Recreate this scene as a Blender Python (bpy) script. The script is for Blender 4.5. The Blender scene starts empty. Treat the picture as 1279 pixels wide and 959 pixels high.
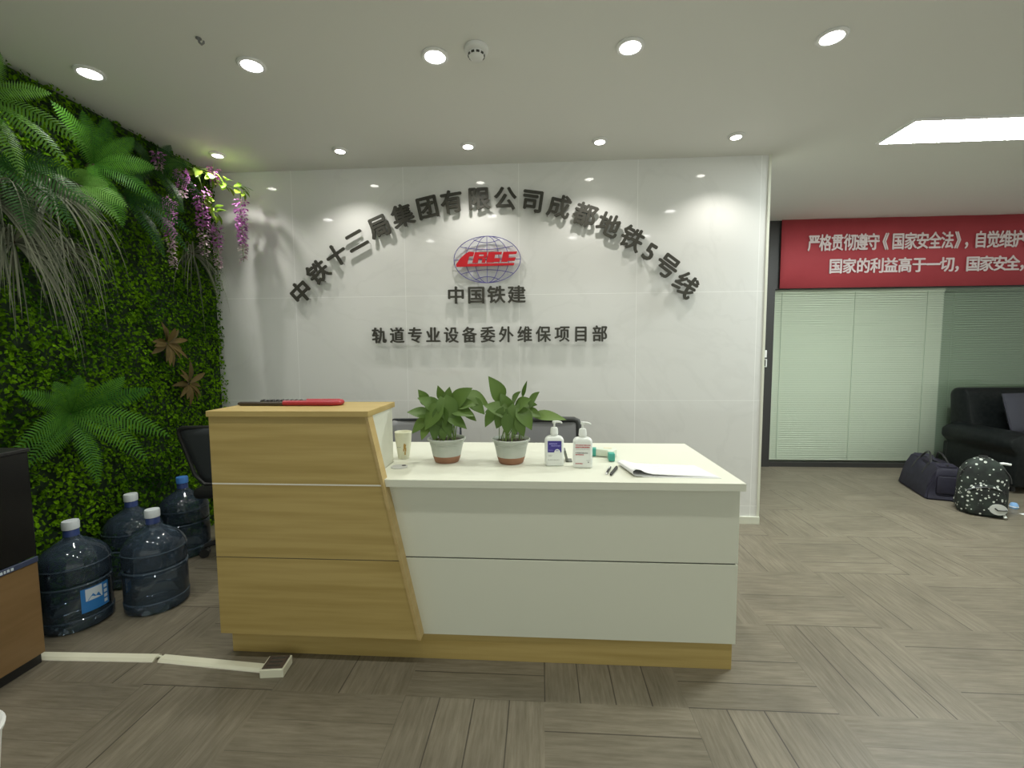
import bpy, bmesh, math, random
import numpy as np
from mathutils import Vector, Matrix, noise
random.seed(7)
scene = bpy.context.scene
COL = scene.collection
PI = math.pi

# ------------------------------------------------------------------ camera
cam = bpy.data.cameras.new('camera'); cam.sensor_fit = 'HORIZONTAL'; cam.sensor_width = 36.0
cam.lens = 560.0/1279*36.0; cam.clip_start = 0.02
co = bpy.data.objects.new('camera', cam); COL.objects.link(co)
YAW, PITCH, ROLL = .0636, .0756, -.0066
fwd = Vector((-math.sin(YAW)*math.cos(PITCH), math.cos(YAW)*math.cos(PITCH), -math.sin(PITCH)))
rgt = Vector((math.cos(YAW), math.sin(YAW), 0)); upv = rgt.cross(fwd)
r2 = math.cos(ROLL)*rgt + math.sin(ROLL)*upv; u2 = -math.sin(ROLL)*rgt + math.cos(ROLL)*upv
co.matrix_world = Matrix(((r2.x, u2.x, -fwd.x, 0), (r2.y, u2.y, -fwd.y, 0), (r2.z, u2.z, -fwd.z, 1.32), (0, 0, 0, 1)))
scene.camera = co

# ------------------------------------------------------------------ world, exposure, light levels
w = bpy.data.worlds.new('world'); scene.world = w; w.use_nodes = True
w.node_tree.nodes['Background'].inputs[0].default_value = (0.86, 0.92, 0.84, 1)
WORLD_STRENGTH = 0.86
w.node_tree.nodes['Background'].inputs[1].default_value = WORLD_STRENGTH
scene.view_settings.view_transform = 'Standard'
scene.view_settings.look = 'None'
scene.view_settings.gamma = 1.0
scene.view_settings.use_curve_mapping = False
scene.view_settings.exposure = 0.24
SPOT_W, FLOOD_W, SPOT_COL = 7.5, 12.0, (1.0, 0.97, 0.90)      # row beside the feature wall
DOWN_W, DOWN_COL = 2.4, (0.98, 1.0, 0.92)       # flush round lights
PANEL_EMIT, PANEL_COL = 70.0, (0.93, 1.0, 0.97)
HC = 2.69                                        # ceiling height
YW = 3.41                                        # feature wall face
YP = 5.12                                        # glass partition

# ------------------------------------------------------------------ materials
def nd(nt, t, **k):
    n = nt.nodes.new(t)
    for a, v in k.items(): setattr(n, a, v)
    return n
def mat(name, col, rough=.5, metal=0, spec=.5, **k):
    m = bpy.data.materials.new(name); m.use_nodes = True
    b = m.node_tree.nodes['Principled BSDF']
    b.inputs['Base Color'].default_value = (*col, 1); b.inputs['Roughness'].default_value = rough
    b.inputs['Metallic'].default_value = metal; b.inputs['Specular IOR Level'].default_value = spec
    for a, v in k.items(): b.inputs[a.replace('_', ' ')].default_value = v
    return m
def noisy(name, c1, c2, rough=.5, scale=8, stretch=(1, 1, 1), spec=.5, bump=0, detail=4, lo=.35, hi=.65):
    m = mat(name, c1, rough, spec=spec); nt = m.node_tree; b = nt.nodes['Principled BSDF']
    tc = nd(nt, 'ShaderNodeTexCoord'); mp = nd(nt, 'ShaderNodeMapping'); mp.inputs['Scale'].default_value = stretch
    nz = nd(nt, 'ShaderNodeTexNoise'); nz.inputs['Scale'].default_value = scale; nz.inputs['Detail'].default_value = detail
    rp = nd(nt, 'ShaderNodeValToRGB'); rp.color_ramp.elements[0].position = lo; rp.color_ramp.elements[1].position = hi
    rp.color_ramp.elements[0].color = (*c1, 1); rp.color_ramp.elements[1].color = (*c2, 1)
    L = nt.links.new
    L(tc.outputs['Object'], mp.inputs[0]); L(mp.outputs[0], nz.inputs['Vector']); L(nz.outputs['Fac'], rp.inputs[0]); L(rp.outputs[0], b.inputs['Base Color'])
    if bump:
        bp = nd(nt, 'ShaderNodeBump'); bp.inputs['Strength'].default_value = bump; bp.inputs['Distance'].default_value = .005
        L(nz.outputs['Fac'], bp.inputs['Height']); L(bp.outputs[0], b.inputs['Normal'])
    return m
def leafmat(name, c1, c2, rough=.45, transl=.25, spec=.3):
    """mixes two leaf colours by the mesh's own 'tint' attribute"""
    m = mat(name, c1, rough, spec=spec); nt = m.node_tree; b = nt.nodes['Principled BSDF']; L = nt.links.new
    at_ = nd(nt, 'ShaderNodeAttribute'); at_.attribute_name = 'tint'
    mx = nd(nt, 'ShaderNodeMix'); mx.data_type = 'RGBA'
    mx.inputs[6].default_value = (*c1, 1); mx.inputs[7].default_value = (*c2, 1)
    L(at_.outputs['Fac'], mx.inputs[0]); L(mx.outputs[2], b.inputs['Base Color'])
    tr = nd(nt, 'ShaderNodeBsdfTranslucent'); L(mx.outputs[2], tr.inputs[0])
    ms = nd(nt, 'ShaderNodeMixShader'); ms.inputs[0].default_value = transl
    L(b.outputs[0], ms.inputs[1]); L(tr.outputs[0], ms.inputs[2]); L(ms.outputs[0], nt.nodes['Material Output'].inputs[0])
    return m
def emit(name, col, s):
    m = bpy.data.materials.new(name); m.use_nodes = True; nt = m.node_tree
    nt.nodes.remove(nt.nodes['Principled BSDF']); e = nd(nt, 'ShaderNodeEmission')
    e.inputs[0].default_value = (*col, 1); e.inputs[1].default_value = s
    nt.links.new(e.outputs[0], nt.nodes['Material Output'].inputs[0]); return m
def clear(name, tint, diffuse, dcol, gloss_rough=.05, ior=1.45):
    m = bpy.data.materials.new(name); m.use_nodes = True; nt = m.node_tree; L = nt.links.new
    nt.nodes.remove(nt.nodes['Principled BSDF'])
    t = nd(nt, 'ShaderNodeBsdfTransparent'); t.inputs[0].default_value = (*tint, 1)
    d = nd(nt, 'ShaderNodeBsdfDiffuse'); d.inputs[0].default_value = (*dcol, 1)
    g = nd(nt, 'ShaderNodeBsdfGlossy'); g.inputs['Roughness'].default_value = gloss_rough
    f = nd(nt, 'ShaderNodeFresnel'); f.inputs[0].default_value = ior
    m1 = nd(nt, 'ShaderNodeMixShader'); m1.inputs[0].default_value = diffuse; m2 = nd(nt, 'ShaderNodeMixShader')
    L(t.outputs[0], m1.inputs[1]); L(d.outputs[0], m1.inputs[2]); L(f.outputs[0], m2.inputs[0])
    L(m1.outputs[0], m2.inputs[1]); L(g.outputs[0], m2.inputs[2]); L(m2.outputs[0], nt.nodes['Material Output'].inputs[0])
    return m

def tile_wall():
    """glossy pale slab tiles with thin joints and faint veins"""
    m = mat('glossy_slab', (.70, .70, .66), .06, spec=.5); nt = m.node_tree; b = nt.nodes['Principled BSDF']; L = nt.links.new
    tc = nd(nt, 'ShaderNodeTexCoord'); sp = nd(nt, 'ShaderNodeSeparateXYZ'); L(tc.outputs['Object'], sp.inputs[0])
    def joint(out, off, per, wd):
        a = nd(nt, 'ShaderNodeMath', operation='SUBTRACT'); L(out, a.inputs[0]); a.inputs[1].default_value = off
        p = nd(nt, 'ShaderNodeMath', operation='PINGPONG'); L(a.outputs[0], p.inputs[0]); p.inputs[1].default_value = per/2
        l = nd(nt, 'ShaderNodeMath', operation='LESS_THAN'); L(p.outputs[0], l.inputs[0]); l.inputs[1].default_value = wd
        return l.outputs[0]
    j1 = joint(sp.outputs['X'], -1.895, .868, .0018); j2 = joint(sp.outputs['Z'], .935, .80, .0018)
    lo_ = nd(nt, 'ShaderNodeMath', operation='LESS_THAN'); L(sp.outputs['Z'], lo_.inputs[0]); lo_.inputs[1].default_value = 2.2
    j2m = nd(nt, 'ShaderNodeMath', operation='MULTIPLY'); L(j2, j2m.inputs[0]); L(lo_.outputs[0], j2m.inputs[1])
    mx = nd(nt, 'ShaderNodeMath', operation='MAXIMUM'); L(j1, mx.inputs[0]); L(j2m.outputs[0], mx.inputs[1])
    nz = nd(nt, 'ShaderNodeTexNoise'); nz.inputs['Scale'].default_value = 1.1; nz.inputs['Detail'].default_value = 7; nz.inputs['Distortion'].default_value = 1.5
    L(tc.outputs['Object'], nz.inputs['Vector'])
    rp = nd(nt, 'ShaderNodeValToRGB'); e = rp.color_ramp.elements
    e[0].position = .47; e[0].color = (.78, .78, .755, 1); e[1].position = .53; e[1].color = (.78, .78, .755, 1)
    k = e.new(.5); k.color = (.755, .755, .73, 1)
    L(nz.outputs['Fac'], rp.inputs[0])
    mc = nd(nt, 'ShaderNodeMix'); mc.data_type = 'RGBA'; L(mx.outputs[0], mc.inputs[0]); L(rp.outputs[0], mc.inputs[6]); mc.inputs[7].default_value = (.90, .90, .88, 1)
    L(mc.outputs[2], b.inputs['Base Color'])
    rr = nd(nt, 'ShaderNodeMapRange'); L(mx.outputs[0], rr.inputs[0]); rr.inputs[3].default_value = .05; rr.inputs[4].default_value = .6
    L(rr.outputs[0], b.inputs['Roughness'])
    return m
def floor_mat():
    """50 cm vinyl tiles, planks turned a quarter from tile to tile"""
    m = mat('plank_tile_floor', (.2, .18, .15), .42, spec=.35); nt = m.node_tree; b = nt.nodes['Principled BSDF']; L = nt.links.new
    S = .532
    tc = nd(nt, 'ShaderNodeTexCoord'); sp = nd(nt, 'ShaderNodeSeparateXYZ'); L(tc.outputs['Object'], sp.inputs[0])
    def M(op, a, c=None, v=None):
        n = nd(nt, 'ShaderNodeMath', operation=op)
        L(a, n.inputs[0]) if hasattr(a, 'links') else setattr(n.inputs[0], 'default_value', a)
        if c is not None:
            L(c, n.inputs[1]) if hasattr(c, 'links') else setattr(n.inputs[1], 'default_value', c)
        return n.outputs[0]
    gx = M('DIVIDE', M('SUBTRACT', sp.outputs['X'], .012), S); gy = M('DIVIDE', M('SUBTRACT', sp.outputs['Y'], 1.595), S)
    cx = M('FLOOR', gx); cy = M('FLOOR', gy); fx = M('SUBTRACT', gx, cx); fy = M('SUBTRACT', gy, cy)
    par = M('FLOORED_MODULO', M('ADD', cx, cy), 2.0)                # 0: planks along y, 1: planks along x
    def mixf(f, a, c):
        n = nd(nt, 'ShaderNodeMix'); L(f, n.inputs[0]); L(a, n.inputs[2]); L(c, n.inputs[3]); return n.outputs[0]
    across = mixf(par, fx, fy); along = mixf(par, fy, fx)
    pk = M('MULTIPLY', across, 4.0); pid = M('FLOOR', pk); pf = M('SUBTRACT', pk, pid)
    # random per plank
    cv = nd(nt, 'ShaderNodeCombineXYZ'); L(cx, cv.inputs[0]); L(cy, cv.inputs[1]); L(pid, cv.inputs[2])
    wn = nd(nt, 'ShaderNodeTexWhiteNoise'); wn.noise_dimensions = '3D'; L(cv.outputs[0], wn.inputs['Vector'])
    # grain
    gv = nd(nt, 'ShaderNodeCombineXYZ'); L(M('MULTIPLY', across, 26.0), gv.inputs[0]); L(M('MULTIPLY', along, 2.2), gv.inputs[1]); L(M('MULTIPLY', wn.outputs['Value'], 50.0), gv.inputs[2])
    nz = nd(nt, 'ShaderNodeTexNoise'); nz.inputs['Scale'].default_value = 1.6; nz.inputs['Detail'].default_value = 6; nz.inputs['Roughness'].default_value = .65; L(gv.outputs[0], nz.inputs['Vector'])
    rp = nd(nt, 'ShaderNodeValToRGB'); e = rp.color_ramp.elements
    e[0].position = .28; e[0].color = (.140, .120, .084, 1); e[1].position = .75; e[1].color = (.245, .215, .162, 1)
    L(nz.outputs['Fac'], rp.inputs[0])
    hv = nd(nt, 'ShaderNodeHueSaturation'); L(rp.outputs[0], hv.inputs['Color'])
    vr = nd(nt, 'ShaderNodeMapRange'); L(wn.outputs['Value'], vr.inputs[0]); vr.inputs[3].default_value = .92; vr.inputs[4].default_value = 1.06; L(vr.outputs[0], hv.inputs['Value'])
    # dark gaps: some planks only
    edge = M('LESS_THAN', pf, .035); rnd = M('GREATER_THAN', wn.outputs['Value'], .45); gap = M('MULTIPLY', edge, rnd)
    thin = M('LESS_THAN', pf, .018)
    g2 = M('MAXIMUM', M('MULTIPLY', gap, .75), M('MULTIPLY', thin, .35))
    mc = nd(nt, 'ShaderNodeMix'); mc.data_type = 'RGBA'; L(g2, mc.inputs[0]); L(hv.outputs[0], mc.inputs[6]); mc.inputs[7].default_value = (.035, .028, .022, 1)
    # scuffed blotches
    n2 = nd(nt, 'ShaderNodeTexNoise'); n2.inputs['Scale'].default_value = 3.5; n2.inputs['Detail'].default_value = 5; L(tc.outputs['Object'], n2.inputs['Vector'])
    r2_ = nd(nt, 'ShaderNodeMapRange'); L(n2.outputs['Fac'], r2_.inputs[0]); r2_.inputs[1].default_value = .3; r2_.inputs[2].default_value = .7; r2_.inputs[3].default_value = .86; r2_.inputs[4].default_value = 1.1
    h2 = nd(nt, 'ShaderNodeHueSaturation'); L(mc.outputs[2], h2.inputs['Color']); L(r2_.outputs[0], h2.inputs['Value'])
    L(h2.outputs[0], b.inputs['Base Color'])
    bp = nd(nt, 'ShaderNodeBump'); bp.inputs['Strength'].default_value = .15; bp.inputs['Distance'].default_value = .002; L(nz.outputs['Fac'], bp.inputs['Height']); L(bp.outputs[0], b.inputs['Normal'])
    return m

M = {}
M['ceil'] = mat('ceiling_paint', (.84, .84, .80), .8, spec=.2)
M['wallpaint'] = mat('wall_paint', (.62, .63, .59), .7)
M['slab'] = tile_wall()
M['floor'] = floor_mat()
M['oak'] = noisy('light_oak_laminate', (.40, .285, .090), (.50, .368, .135), .45, 2.2, (.7, 3, 14), detail=6)
M['oakend'] = noisy('oak_edge_band', (.47, .335, .13), (.53, .39, .17), .45, 3, (2, 2, 9))
M['white'] = mat('white_laminate', (.71, .715, .605), .4)
M['strip'] = mat('pale_strip', (.80, .76, .66), .4)
M['groove'] = mat('dark_groove', (.09, .09, .08), .7)
M['letter'] = mat('dark_bronze_letter', (.055, .053, .042), .45, spec=.3)
M['red'] = mat('emblem_red', (.60, .022, .032), .5, spec=.2)
M['blue'] = mat('emblem_blue', (.10, .085, .33), .4)
M['acrylic'] = clear('clear_acrylic', (.99, .99, 1.0), .03, (.9, .9, 1.0), .03, 1.06)
M['banner'] = noisy('banner_fabric', (.42, .050, .064), (.46, .058, .072), .75, 3)
M['bannertext'] = mat('banner_text', (.76, .66, .66), .7)
M['darkframe'] = mat('dark_frame', (.035, .034, .032), .45)
M['glass'] = clear('greenish_glass', (.965, .985, .96), 0.0, (.5, .6, .5), .02, 1.22)
M['blind'] = mat('pale_blind', (.66, .68, .59), .6)
M['blinddark'] = mat('green_grey_blind', (.33, .39, .305), .6)
M['cord'] = mat('blind_cord', (.33, .40, .30), .7)
M['lampwhite'] = mat('lamp_white', (.82, .82, .80), .4)
M['lit'] = emit('lit_disc', (1, .98, .95), 14.0)
M['lit2'] = emit('lit_lens', (1, .97, .88), 16.0)
M['panel'] = emit('lit_panel', PANEL_COL, PANEL_EMIT)
M['slot'] = mat('dark_slot', (.05, .05, .04), .7)
M['black'] = mat('black_plastic', (.018, .018, .018), .4)
M['blackleather'] = noisy('black_leather', (.006, .008, .008), (.012, .014, .014), .42, 30, spec=.22, bump=.1)
M['navyleather'] = mat('slate_cushion', (.04, .04, .055), .6)
M['mesh'] = mat('grey_mesh', (.33, .33, .345), .8)
M['softblack'] = mat('soft_black', (.045, .047, .046), .6)
M['darkmesh'] = mat('charcoal_mesh', (.028, .033, .037), .75)
M['navy'] = noisy('navy_nylon', (.012, .0105, .022), (.019, .017, .033), .7, 20, bump=.1)
M['brownwood'] = noisy('brown_wood', (.215, .128, .052), (.255, .155, .068), .4, 3, (1, 1, 8))
M['blackgloss'] = mat('black_glossy', (.008, .008, .008), .25)
M['tag'] = mat('navy_tag', (.045, .06, .12), .4)
M['ivory'] = mat('ivory_plastic', (.78, .76, .60), .4)
M['brownlid'] = noisy('brown_lid', (.07, .05, .04), (.11, .08, .06), .5, 20)
M['pet'] = clear('blue_bottle_plastic', (.50, .58, .66), .24, (.10, .145, .205), .06, 1.5)
M['petband'] = clear('blue_bottle_ridge', (.55, .63, .72), .35, (.16, .22, .29), .06, 1.5)
M['capwhite'] = mat('cap_white', (.62, .66, .68), .5)
M['capblue'] = mat('cap_blue', (.06, .22, .60), .45)
M['neckblue'] = mat('neck_seal_blue', (.035, .06, .20), .4)
M['lblblue'] = mat('label_blue', (.03, .20, .55), .4)
M['lblwhite'] = mat('label_white', (.62, .70, .78), .4)
M['pot'] = noisy('grey_white_pot', (.40, .43, .38), (.50, .52, .47), .55, 9)
M['terracotta'] = noisy('terracotta', (.27, .13, .075), (.34, .17, .10), .75, 12)
M['soil'] = noisy('soil', (.03, .022, .016), (.07, .05, .035), .95, 60, bump=.6)
M['pothos'] = leafmat('pothos_leaf', (.065, .130, .024), (.150, .235, .055), .4, .22)
M['stem'] = mat('pale_stem', (.20, .30, .08), .5)
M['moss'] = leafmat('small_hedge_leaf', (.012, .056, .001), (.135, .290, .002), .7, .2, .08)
M['fern'] = leafmat('fern_leaf', (.026, .110, .012), (.090, .240, .028), .5, .22, .15)
M['fern2'] = leafmat('fern_leaf_bright', (.085, .21, .025), (.17, .34, .075), .5, .25, .2)
M['ferndark'] = leafmat('fern_leaf_dark', (.014, .062, .012), (.040, .125, .022), .5, .2, .2)
M['grass'] = leafmat('grey_grass_blade', (.052, .066, .038), (.24, .25, .175), .5, .15, .25)
M['rust'] = leafmat('rusty_leaf', (.060, .045, .010), (.125, .085, .022), .55, .2)
M['lime'] = leafmat('lime_leaf', (.12, .25, .025), (.36, .52, .06), .45, .3)
M['petal'] = leafmat('purple_petal', (.40, .10, .40), (.72, .32, .68), .55, .3)
M['petalpale'] = leafmat('pale_petal', (.40, .26, .34), (.72, .58, .62), .6, .3)
M['twig'] = mat('twig', (.07, .05, .03), .8)
M['bottle'] = mat('bottle_white', (.80, .82, .78), .3)
M['indigo'] = mat('label_indigo', (.045, .03, .25), .45)
M['indigolight'] = mat('label_lilac', (.24, .22, .55), .45)
M['inkred'] = mat('ink_red', (.50, .07, .09), .6)
M['inkgrey'] = mat('ink_grey', (.22, .22, .22), .6)
M['teal'] = mat('teal_plastic', (.06, .36, .29), .45)
M['cream'] = mat('cream_paper', (.78, .77, .60), .6)
M['gold'] = mat('print_gold', (.50, .30, .07), .6)
M['paper'] = mat('paper', (.80, .80, .80), .7)
M['ink'] = mat('ruled_ink', (.55, .56, .60), .7)
M['greyedge'] = mat('folder_edge', (.22, .21, .18), .6)
M['redpvc'] = mat('red_sleeve', (.40, .022, .035), .38)
M['brownblack'] = mat('brown_black', (.05, .035, .022), .45)
M['bluebit'] = mat('pale_blue_plastic', (.25, .45, .75), .4)

def dotted():
    m = mat('dotted_fabric', (.02, .025, .022), .7); nt = m.node_tree; b = nt.nodes['Principled BSDF']; L = nt.links.new
    tc = nd(nt, 'ShaderNodeTexCoord'); v = nd(nt, 'ShaderNodeTexVoronoi'); v.inputs['Scale'].default_value = 42; v.inputs['Randomness'].default_value = .9
    L(tc.outputs['Object'], v.inputs['Vector'])
    sx = nd(nt, 'ShaderNodeSeparateColor'); L(v.outputs['Color'], sx.inputs[0])
    th = nd(nt, 'ShaderNodeMath', operation='MULTIPLY'); L(sx.outputs[0], th.inputs[0]); th.inputs[1].default_value = .42
    lt = nd(nt, 'ShaderNodeMath', operation='LESS_THAN'); L(v.outputs['Distance'], lt.inputs[0]); L(th.outputs[0], lt.inputs[1])
    nz = nd(nt, 'ShaderNodeTexNoise'); nz.inputs['Scale'].default_value = 14; L(tc.outputs['Object'], nz.inputs['Vector'])
    rp = nd(nt, 'ShaderNodeValToRGB'); rp.color_ramp.elements[0].color = (.007, .009, .008, 1); rp.color_ramp.elements[1].color = (.022, .032, .024, 1)
    rp.color_ramp.elements[0].position = .4; rp.color_ramp.elements[1].position = .65
    L(nz.outputs['Fac'], rp.inputs[0])
    mc = nd(nt, 'ShaderNodeMix'); mc.data_type = 'RGBA'; L(lt.outputs[0], mc.inputs[0]); L(rp.outputs[0], mc.inputs[6]); mc.inputs[7].default_value = (.62, .64, .58, 1)
    L(mc.outputs[2], b.inputs['Base Color']); return m
M['dots'] = dotted()

# ------------------------------------------------------------------ geometry helpers
class G:
    """collects shapes; build() links them as ONE mesh object"""
    def __init__(s): s.bm = bmesh.new(); s.smooth = False
    def box(s, x0, x1, y0, y1, z0, z1, bev=0, seg=2, rot=None, piv=None):
        b = bmesh.new()
        r = bmesh.ops.create_cube(b, size=1)
        for v in b.verts:
            v.co = Vector(((x0+x1)/2+v.co.x*(x1-x0), (y0+y1)/2+v.co.y*(y1-y0), (z0+z1)/2+v.co.z*(z1-z0)))
        if bev: bmesh.ops.bevel(b, geom=list(b.edges), offset=bev, segments=seg, profile=.5, affect='EDGES')
        return s.add(b, rot, piv)
    def add(s, b, rot=None, piv=None):
        if rot is not None:
            p = Vector(piv or (0, 0, 0)); R_ = rot if isinstance(rot, Matrix) else Matrix.Rotation(rot, 3, 'Z')
            for v in b.verts: v.co = R_.to_3x3() @ (v.co-p) + p
        me = bpy.data.meshes.new('tmp'); b.to_mesh(me); b.free(); s.bm.from_mesh(me); bpy.data.meshes.remove(me); return s
    def poly(s, pts):
        vs = [s.bm.verts.new(p) for p in pts]; s.bm.faces.new(vs); return s
    def prism(s, pts2, f0, f1, bev=0):
        """pts2 outline; f0/f1 map (a,b)->xyz for the two ends"""
        b = bmesh.new()
        a_ = [b.verts.new(f0(*p)) for p in pts2]; c_ = [b.verts.new(f1(*p)) for p in pts2]; n = len(pts2)
        b.faces.new(a_); b.faces.new(c_[::-1])
        for i in range(n): b.faces.new((a_[i], c_[i], c_[(i+1) % n], a_[(i+1) % n]))
        bmesh.ops.recalc_face_normals(b, faces=list(b.faces))
        if bev: bmesh.ops.bevel(b, geom=list(b.edges), offset=bev, segments=2, profile=.5, affect='EDGES')
        return s.add(b)
    def lathe(s, prof, n=32, c=(0, 0, 0), sx=1, sy=1, cap=True):
        b = s.bm; rings = []
        for r, z in prof:
            if r < 1e-6: rings.append([b.verts.new((c[0], c[1], c[2]+z))])
            else: rings.append([b.verts.new((c[0]+sx*r*math.cos(2*PI*i/n), c[1]+sy*r*math.sin(2*PI*i/n), c[2]+z)) for i in range(n)])
        for A, B in zip(rings, rings[1:]):
            for i in range(n):
                j = (i+1) % n
                if len(A) == 1 and len(B) == 1: continue
                if len(A) == 1: b.faces.new((A[0], B[j], B[i]))
                elif len(B) == 1: b.faces.new((A[i], A[j], B[0]))
                else: b.faces.new((A[i], A[j], B[j], B[i]))
        return s
    def tube(s, pts, r, n=8, closed=False):
        b = s.bm; pts = [Vector(p) for p in pts]; N = len(pts); rings = []
        rs = r if isinstance(r, (list, tuple)) else [r]*N
        up = None
        for i, p in enumerate(pts):
            if closed: t = pts[(i+1) % N]-pts[i-1]
            else: t = pts[min(i+1, N-1)]-pts[max(i-1, 0)]
            t.normalize()
            if up is None: up = t.orthogonal().normalized()
            up = (up - t*up.dot(t));
            if up.length < 1e-6: up = t.orthogonal()
            up.normalize(); sd = t.cross(up)
            rings.append([b.verts.new(p+rs[i]*(up*math.cos(2*PI*k/n)+sd*math.sin(2*PI*k/n))) for k in range(n)])
        for i in range(N if closed else N-1):
            A, B = rings[i], rings[(i+1) % N]
            for k in range(n): b.faces.new((A[k], A[(k+1) % n], B[(k+1) % n], B[k]))
        if not closed: b.faces.new(rings[0][::-1]); b.faces.new(rings[-1])
        return s
    def cyl(s, p0, p1, r, n=16): return s.tube([p0, p1], r, n)
    def build(s, name, m, parent=None, smooth=False, recalc=True):
        if recalc: bmesh.ops.recalc_face_normals(s.bm, faces=list(s.bm.faces))
        me = bpy.data.meshes.new(name); s.bm.to_mesh(me); s.bm.free()
        me.materials.append(m)
        if smooth:
            for p in me.polygons: p.use_smooth = True
            try: me.set_sharp_from_angle(angle=math.radians(40))
            except Exception: pass
        o = bpy.data.objects.new(name, me); COL.objects.link(o)
        if parent: o.parent = parent
        return o
def thing(name, label, cat, loc=(0, 0, 0), rz=0, group=None):
    o = bpy.data.objects.new(name, None); COL.objects.link(o); o.empty_display_size = .05
    o.location = loc; o.rotation_euler = (0, 0, rz); return tag(o, label, cat, group)
def tag(o, label, cat, group=None, kind=None):
    o['label'] = label; o['category'] = cat
    if group: o['group'] = group
    if kind: o['kind'] = kind
    return o
def struct(o): o['kind'] = 'structure'; return o
def copy_tree(o, parent=None):
    c = o.copy(); COL.objects.link(c)
    if parent: c.parent = parent
    for ch in list(o.children): copy_tree(ch, c)
    return c
def leafmesh(name, V, F, T, m, parent=None, smooth=False):
    """numpy-built leaf mesh: verts, faces (quads/tris lists), one tint per vert"""
    me = bpy.data.meshes.new(name); me.from_pydata([tuple(v) for v in V], [], F); me.update()
    a = me.attributes.new('tint', 'FLOAT', 'POINT'); a.data.foreach_set('value', np.asarray(T, dtype=np.float32))
    me.materials.append(m)
    if smooth:
        for p in me.polygons: p.use_smooth = True
    o = bpy.data.objects.new(name, me); COL.objects.link(o)
    if parent: o.parent = parent
    return o

# ------------------------------------------------------------------ glyphs (built-in font) as meshes
def glyph(ch, size, depth, fat=.012, sx=1.0):
    bold = 0
    cu = bpy.data.curves.new('glyph', 'FONT'); cu.body = ch; cu.size = 1; cu.extrude = .5; cu.offset = bold; cu.resolution_u = 3
    o = bpy.data.objects.new('glyph', cu); COL.objects.link(o); bpy.context.view_layer.update()
    me = bpy.data.meshes.new_from_object(o.evaluated_get(bpy.context.evaluated_depsgraph_get()))
    bpy.data.objects.remove(o); bpy.data.curves.remove(cu)
    xs = [v.co.x for v in me.vertices]; cx = (min(xs)+max(xs))/2
    if ch in '，,': cx = .5
    for v in me.vertices:                      # upright, facing -Y, back at y=0
        x, y, z = v.co
        v.co = ((x-cx)*size*sx, -(z+.5)*depth, (y-.375)*size)
    if fat > 0:                             # heavier weight: the outline grown sideways and upwards
        b = bmesh.new(); f = fat*size
        for q, (dx, dz) in enumerate(((-f*sx, 0), (f*sx, 0), (0, f*.75), (0, -f*.75))):
            i0 = len(b.verts); b.from_mesh(me); b.verts.ensure_lookup_table()
            for v in b.verts[i0:]: v.co.x += dx; v.co.z += dz; v.co.y -= q*.00035
        b.to_mesh(me); b.free()
    return me

# ================================================================== SETTING
struct(G().box(-2.72, 9, -3, 5.6, -.1, 0).build('floor', M['floor']))
struct(G().box(-2.72, 9, -3, 5.6, HC, HC+.1).build('ceiling', M['ceil']))
struct(G().box(-2.72, -2.56, -3, YW+.15, 0, HC).build('wall_left', M['wallpaint']))
struct(G().box(-2.56, 1.625, YW, YW+.15, 0, HC).build('wall_back', M['slab']))
struct(G().box(1.625, 1.643, YW-.004, YW+.154, 0, HC).build('trim_1', M['white']))
struct(G().box(-2.56, 1.643, YW-.012, YW-.0005, 0, .055).build('baseboard_back', M['white']))
struct(G().box(1.2, 9, 5.44, 5.6, 0, HC).build('wall_far', M['wallpaint']))

# glass partition across the far room
win = struct(G().box(1.4, 9, YP, YP+.06, 1.96, HC).build('window_1', M['darkframe']))
g = G(); g.box(2.44, 2.545, YP-.02, YP+.06, 0, 1.96); g.box(1.4, 9, YP-.01, YP+.06, 0, .05); g.box(1.4, 1.5, YP, YP+.06, 0, 1.96)
g.build('window_frame', M['darkframe'], win)
G().box(2.545, 9, YP+.015, YP+.023, .05, 1.96).build('pane', M['glass'], win)
# door hardware on the dark frame
g = G(); g.box(2.452, 2.475, YP-.035, YP-.02, 1.22, 1.30, .003); g.cyl((2.463, YP-.05, 1.12), (2.463, YP-.05, 1.20), .007); g.cyl((2.463, YP-.05, 1.20), (2.463, YP-.02, 1.20), .006); g.cyl((2.463, YP-.05, 1.12), (2.463, YP-.02, 1.12), .006)
g.build('door_handle', M['lampwhite'], win)

def blind(x0, x1, z0, z1, y, m, ang, label, cords):
    t = thing('venetian_blind', label, 'blind', ((x0+x1)/2, y, z0))
    w2 = (x1-x0)/2; H = z1-z0
    g = G(); n = int(H/.025); c, s_ = math.cos(ang)*.0150, math.sin(ang)*.0150
    for i in range(n):
        z = .02+i*(H-.05)/(n-1)
        b = g.bm
        p = [(-w2, -c, z-s_), (w2, -c, z-s_), (w2, 0, z+.0015), (-w2, 0, z+.0015), (w2, c, z+s_), (-w2, c, z+s_)]
        v = [b.verts.new(q) for q in p]; b.faces.new((v[0], v[1], v[2], v[3])); b.faces.new((v[3], v[2], v[4], v[5]))
    g.build('slats', m, t, recalc=False)
    G().box(-w2, w2, -.014, .014, 0, .016, .003).build('bottom_rail', m, t)
    G().box(-w2, w2, -.018, .018, H-.03, H, .003).build('headrail', m, t)
    for q in cords:
        G().cyl((q, -.016, .01), (q, -.016, H-.02), .0022, 6).build('ladder_cord', M['cord'], t)
    return t
blind(2.56, 4.36, .06, 1.955, YP+.075, M['blind'], math.radians(52), 'pale green venetian blind behind the glass, left of the dark one', [-.80, -.03, .72])
blind(4.38, 6.4, .06, 1.955, YP+.12, M['blinddark'], math.radians(50), 'dark green-grey venetian blind behind the black sofa', [-.9, 0, .9])

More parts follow.
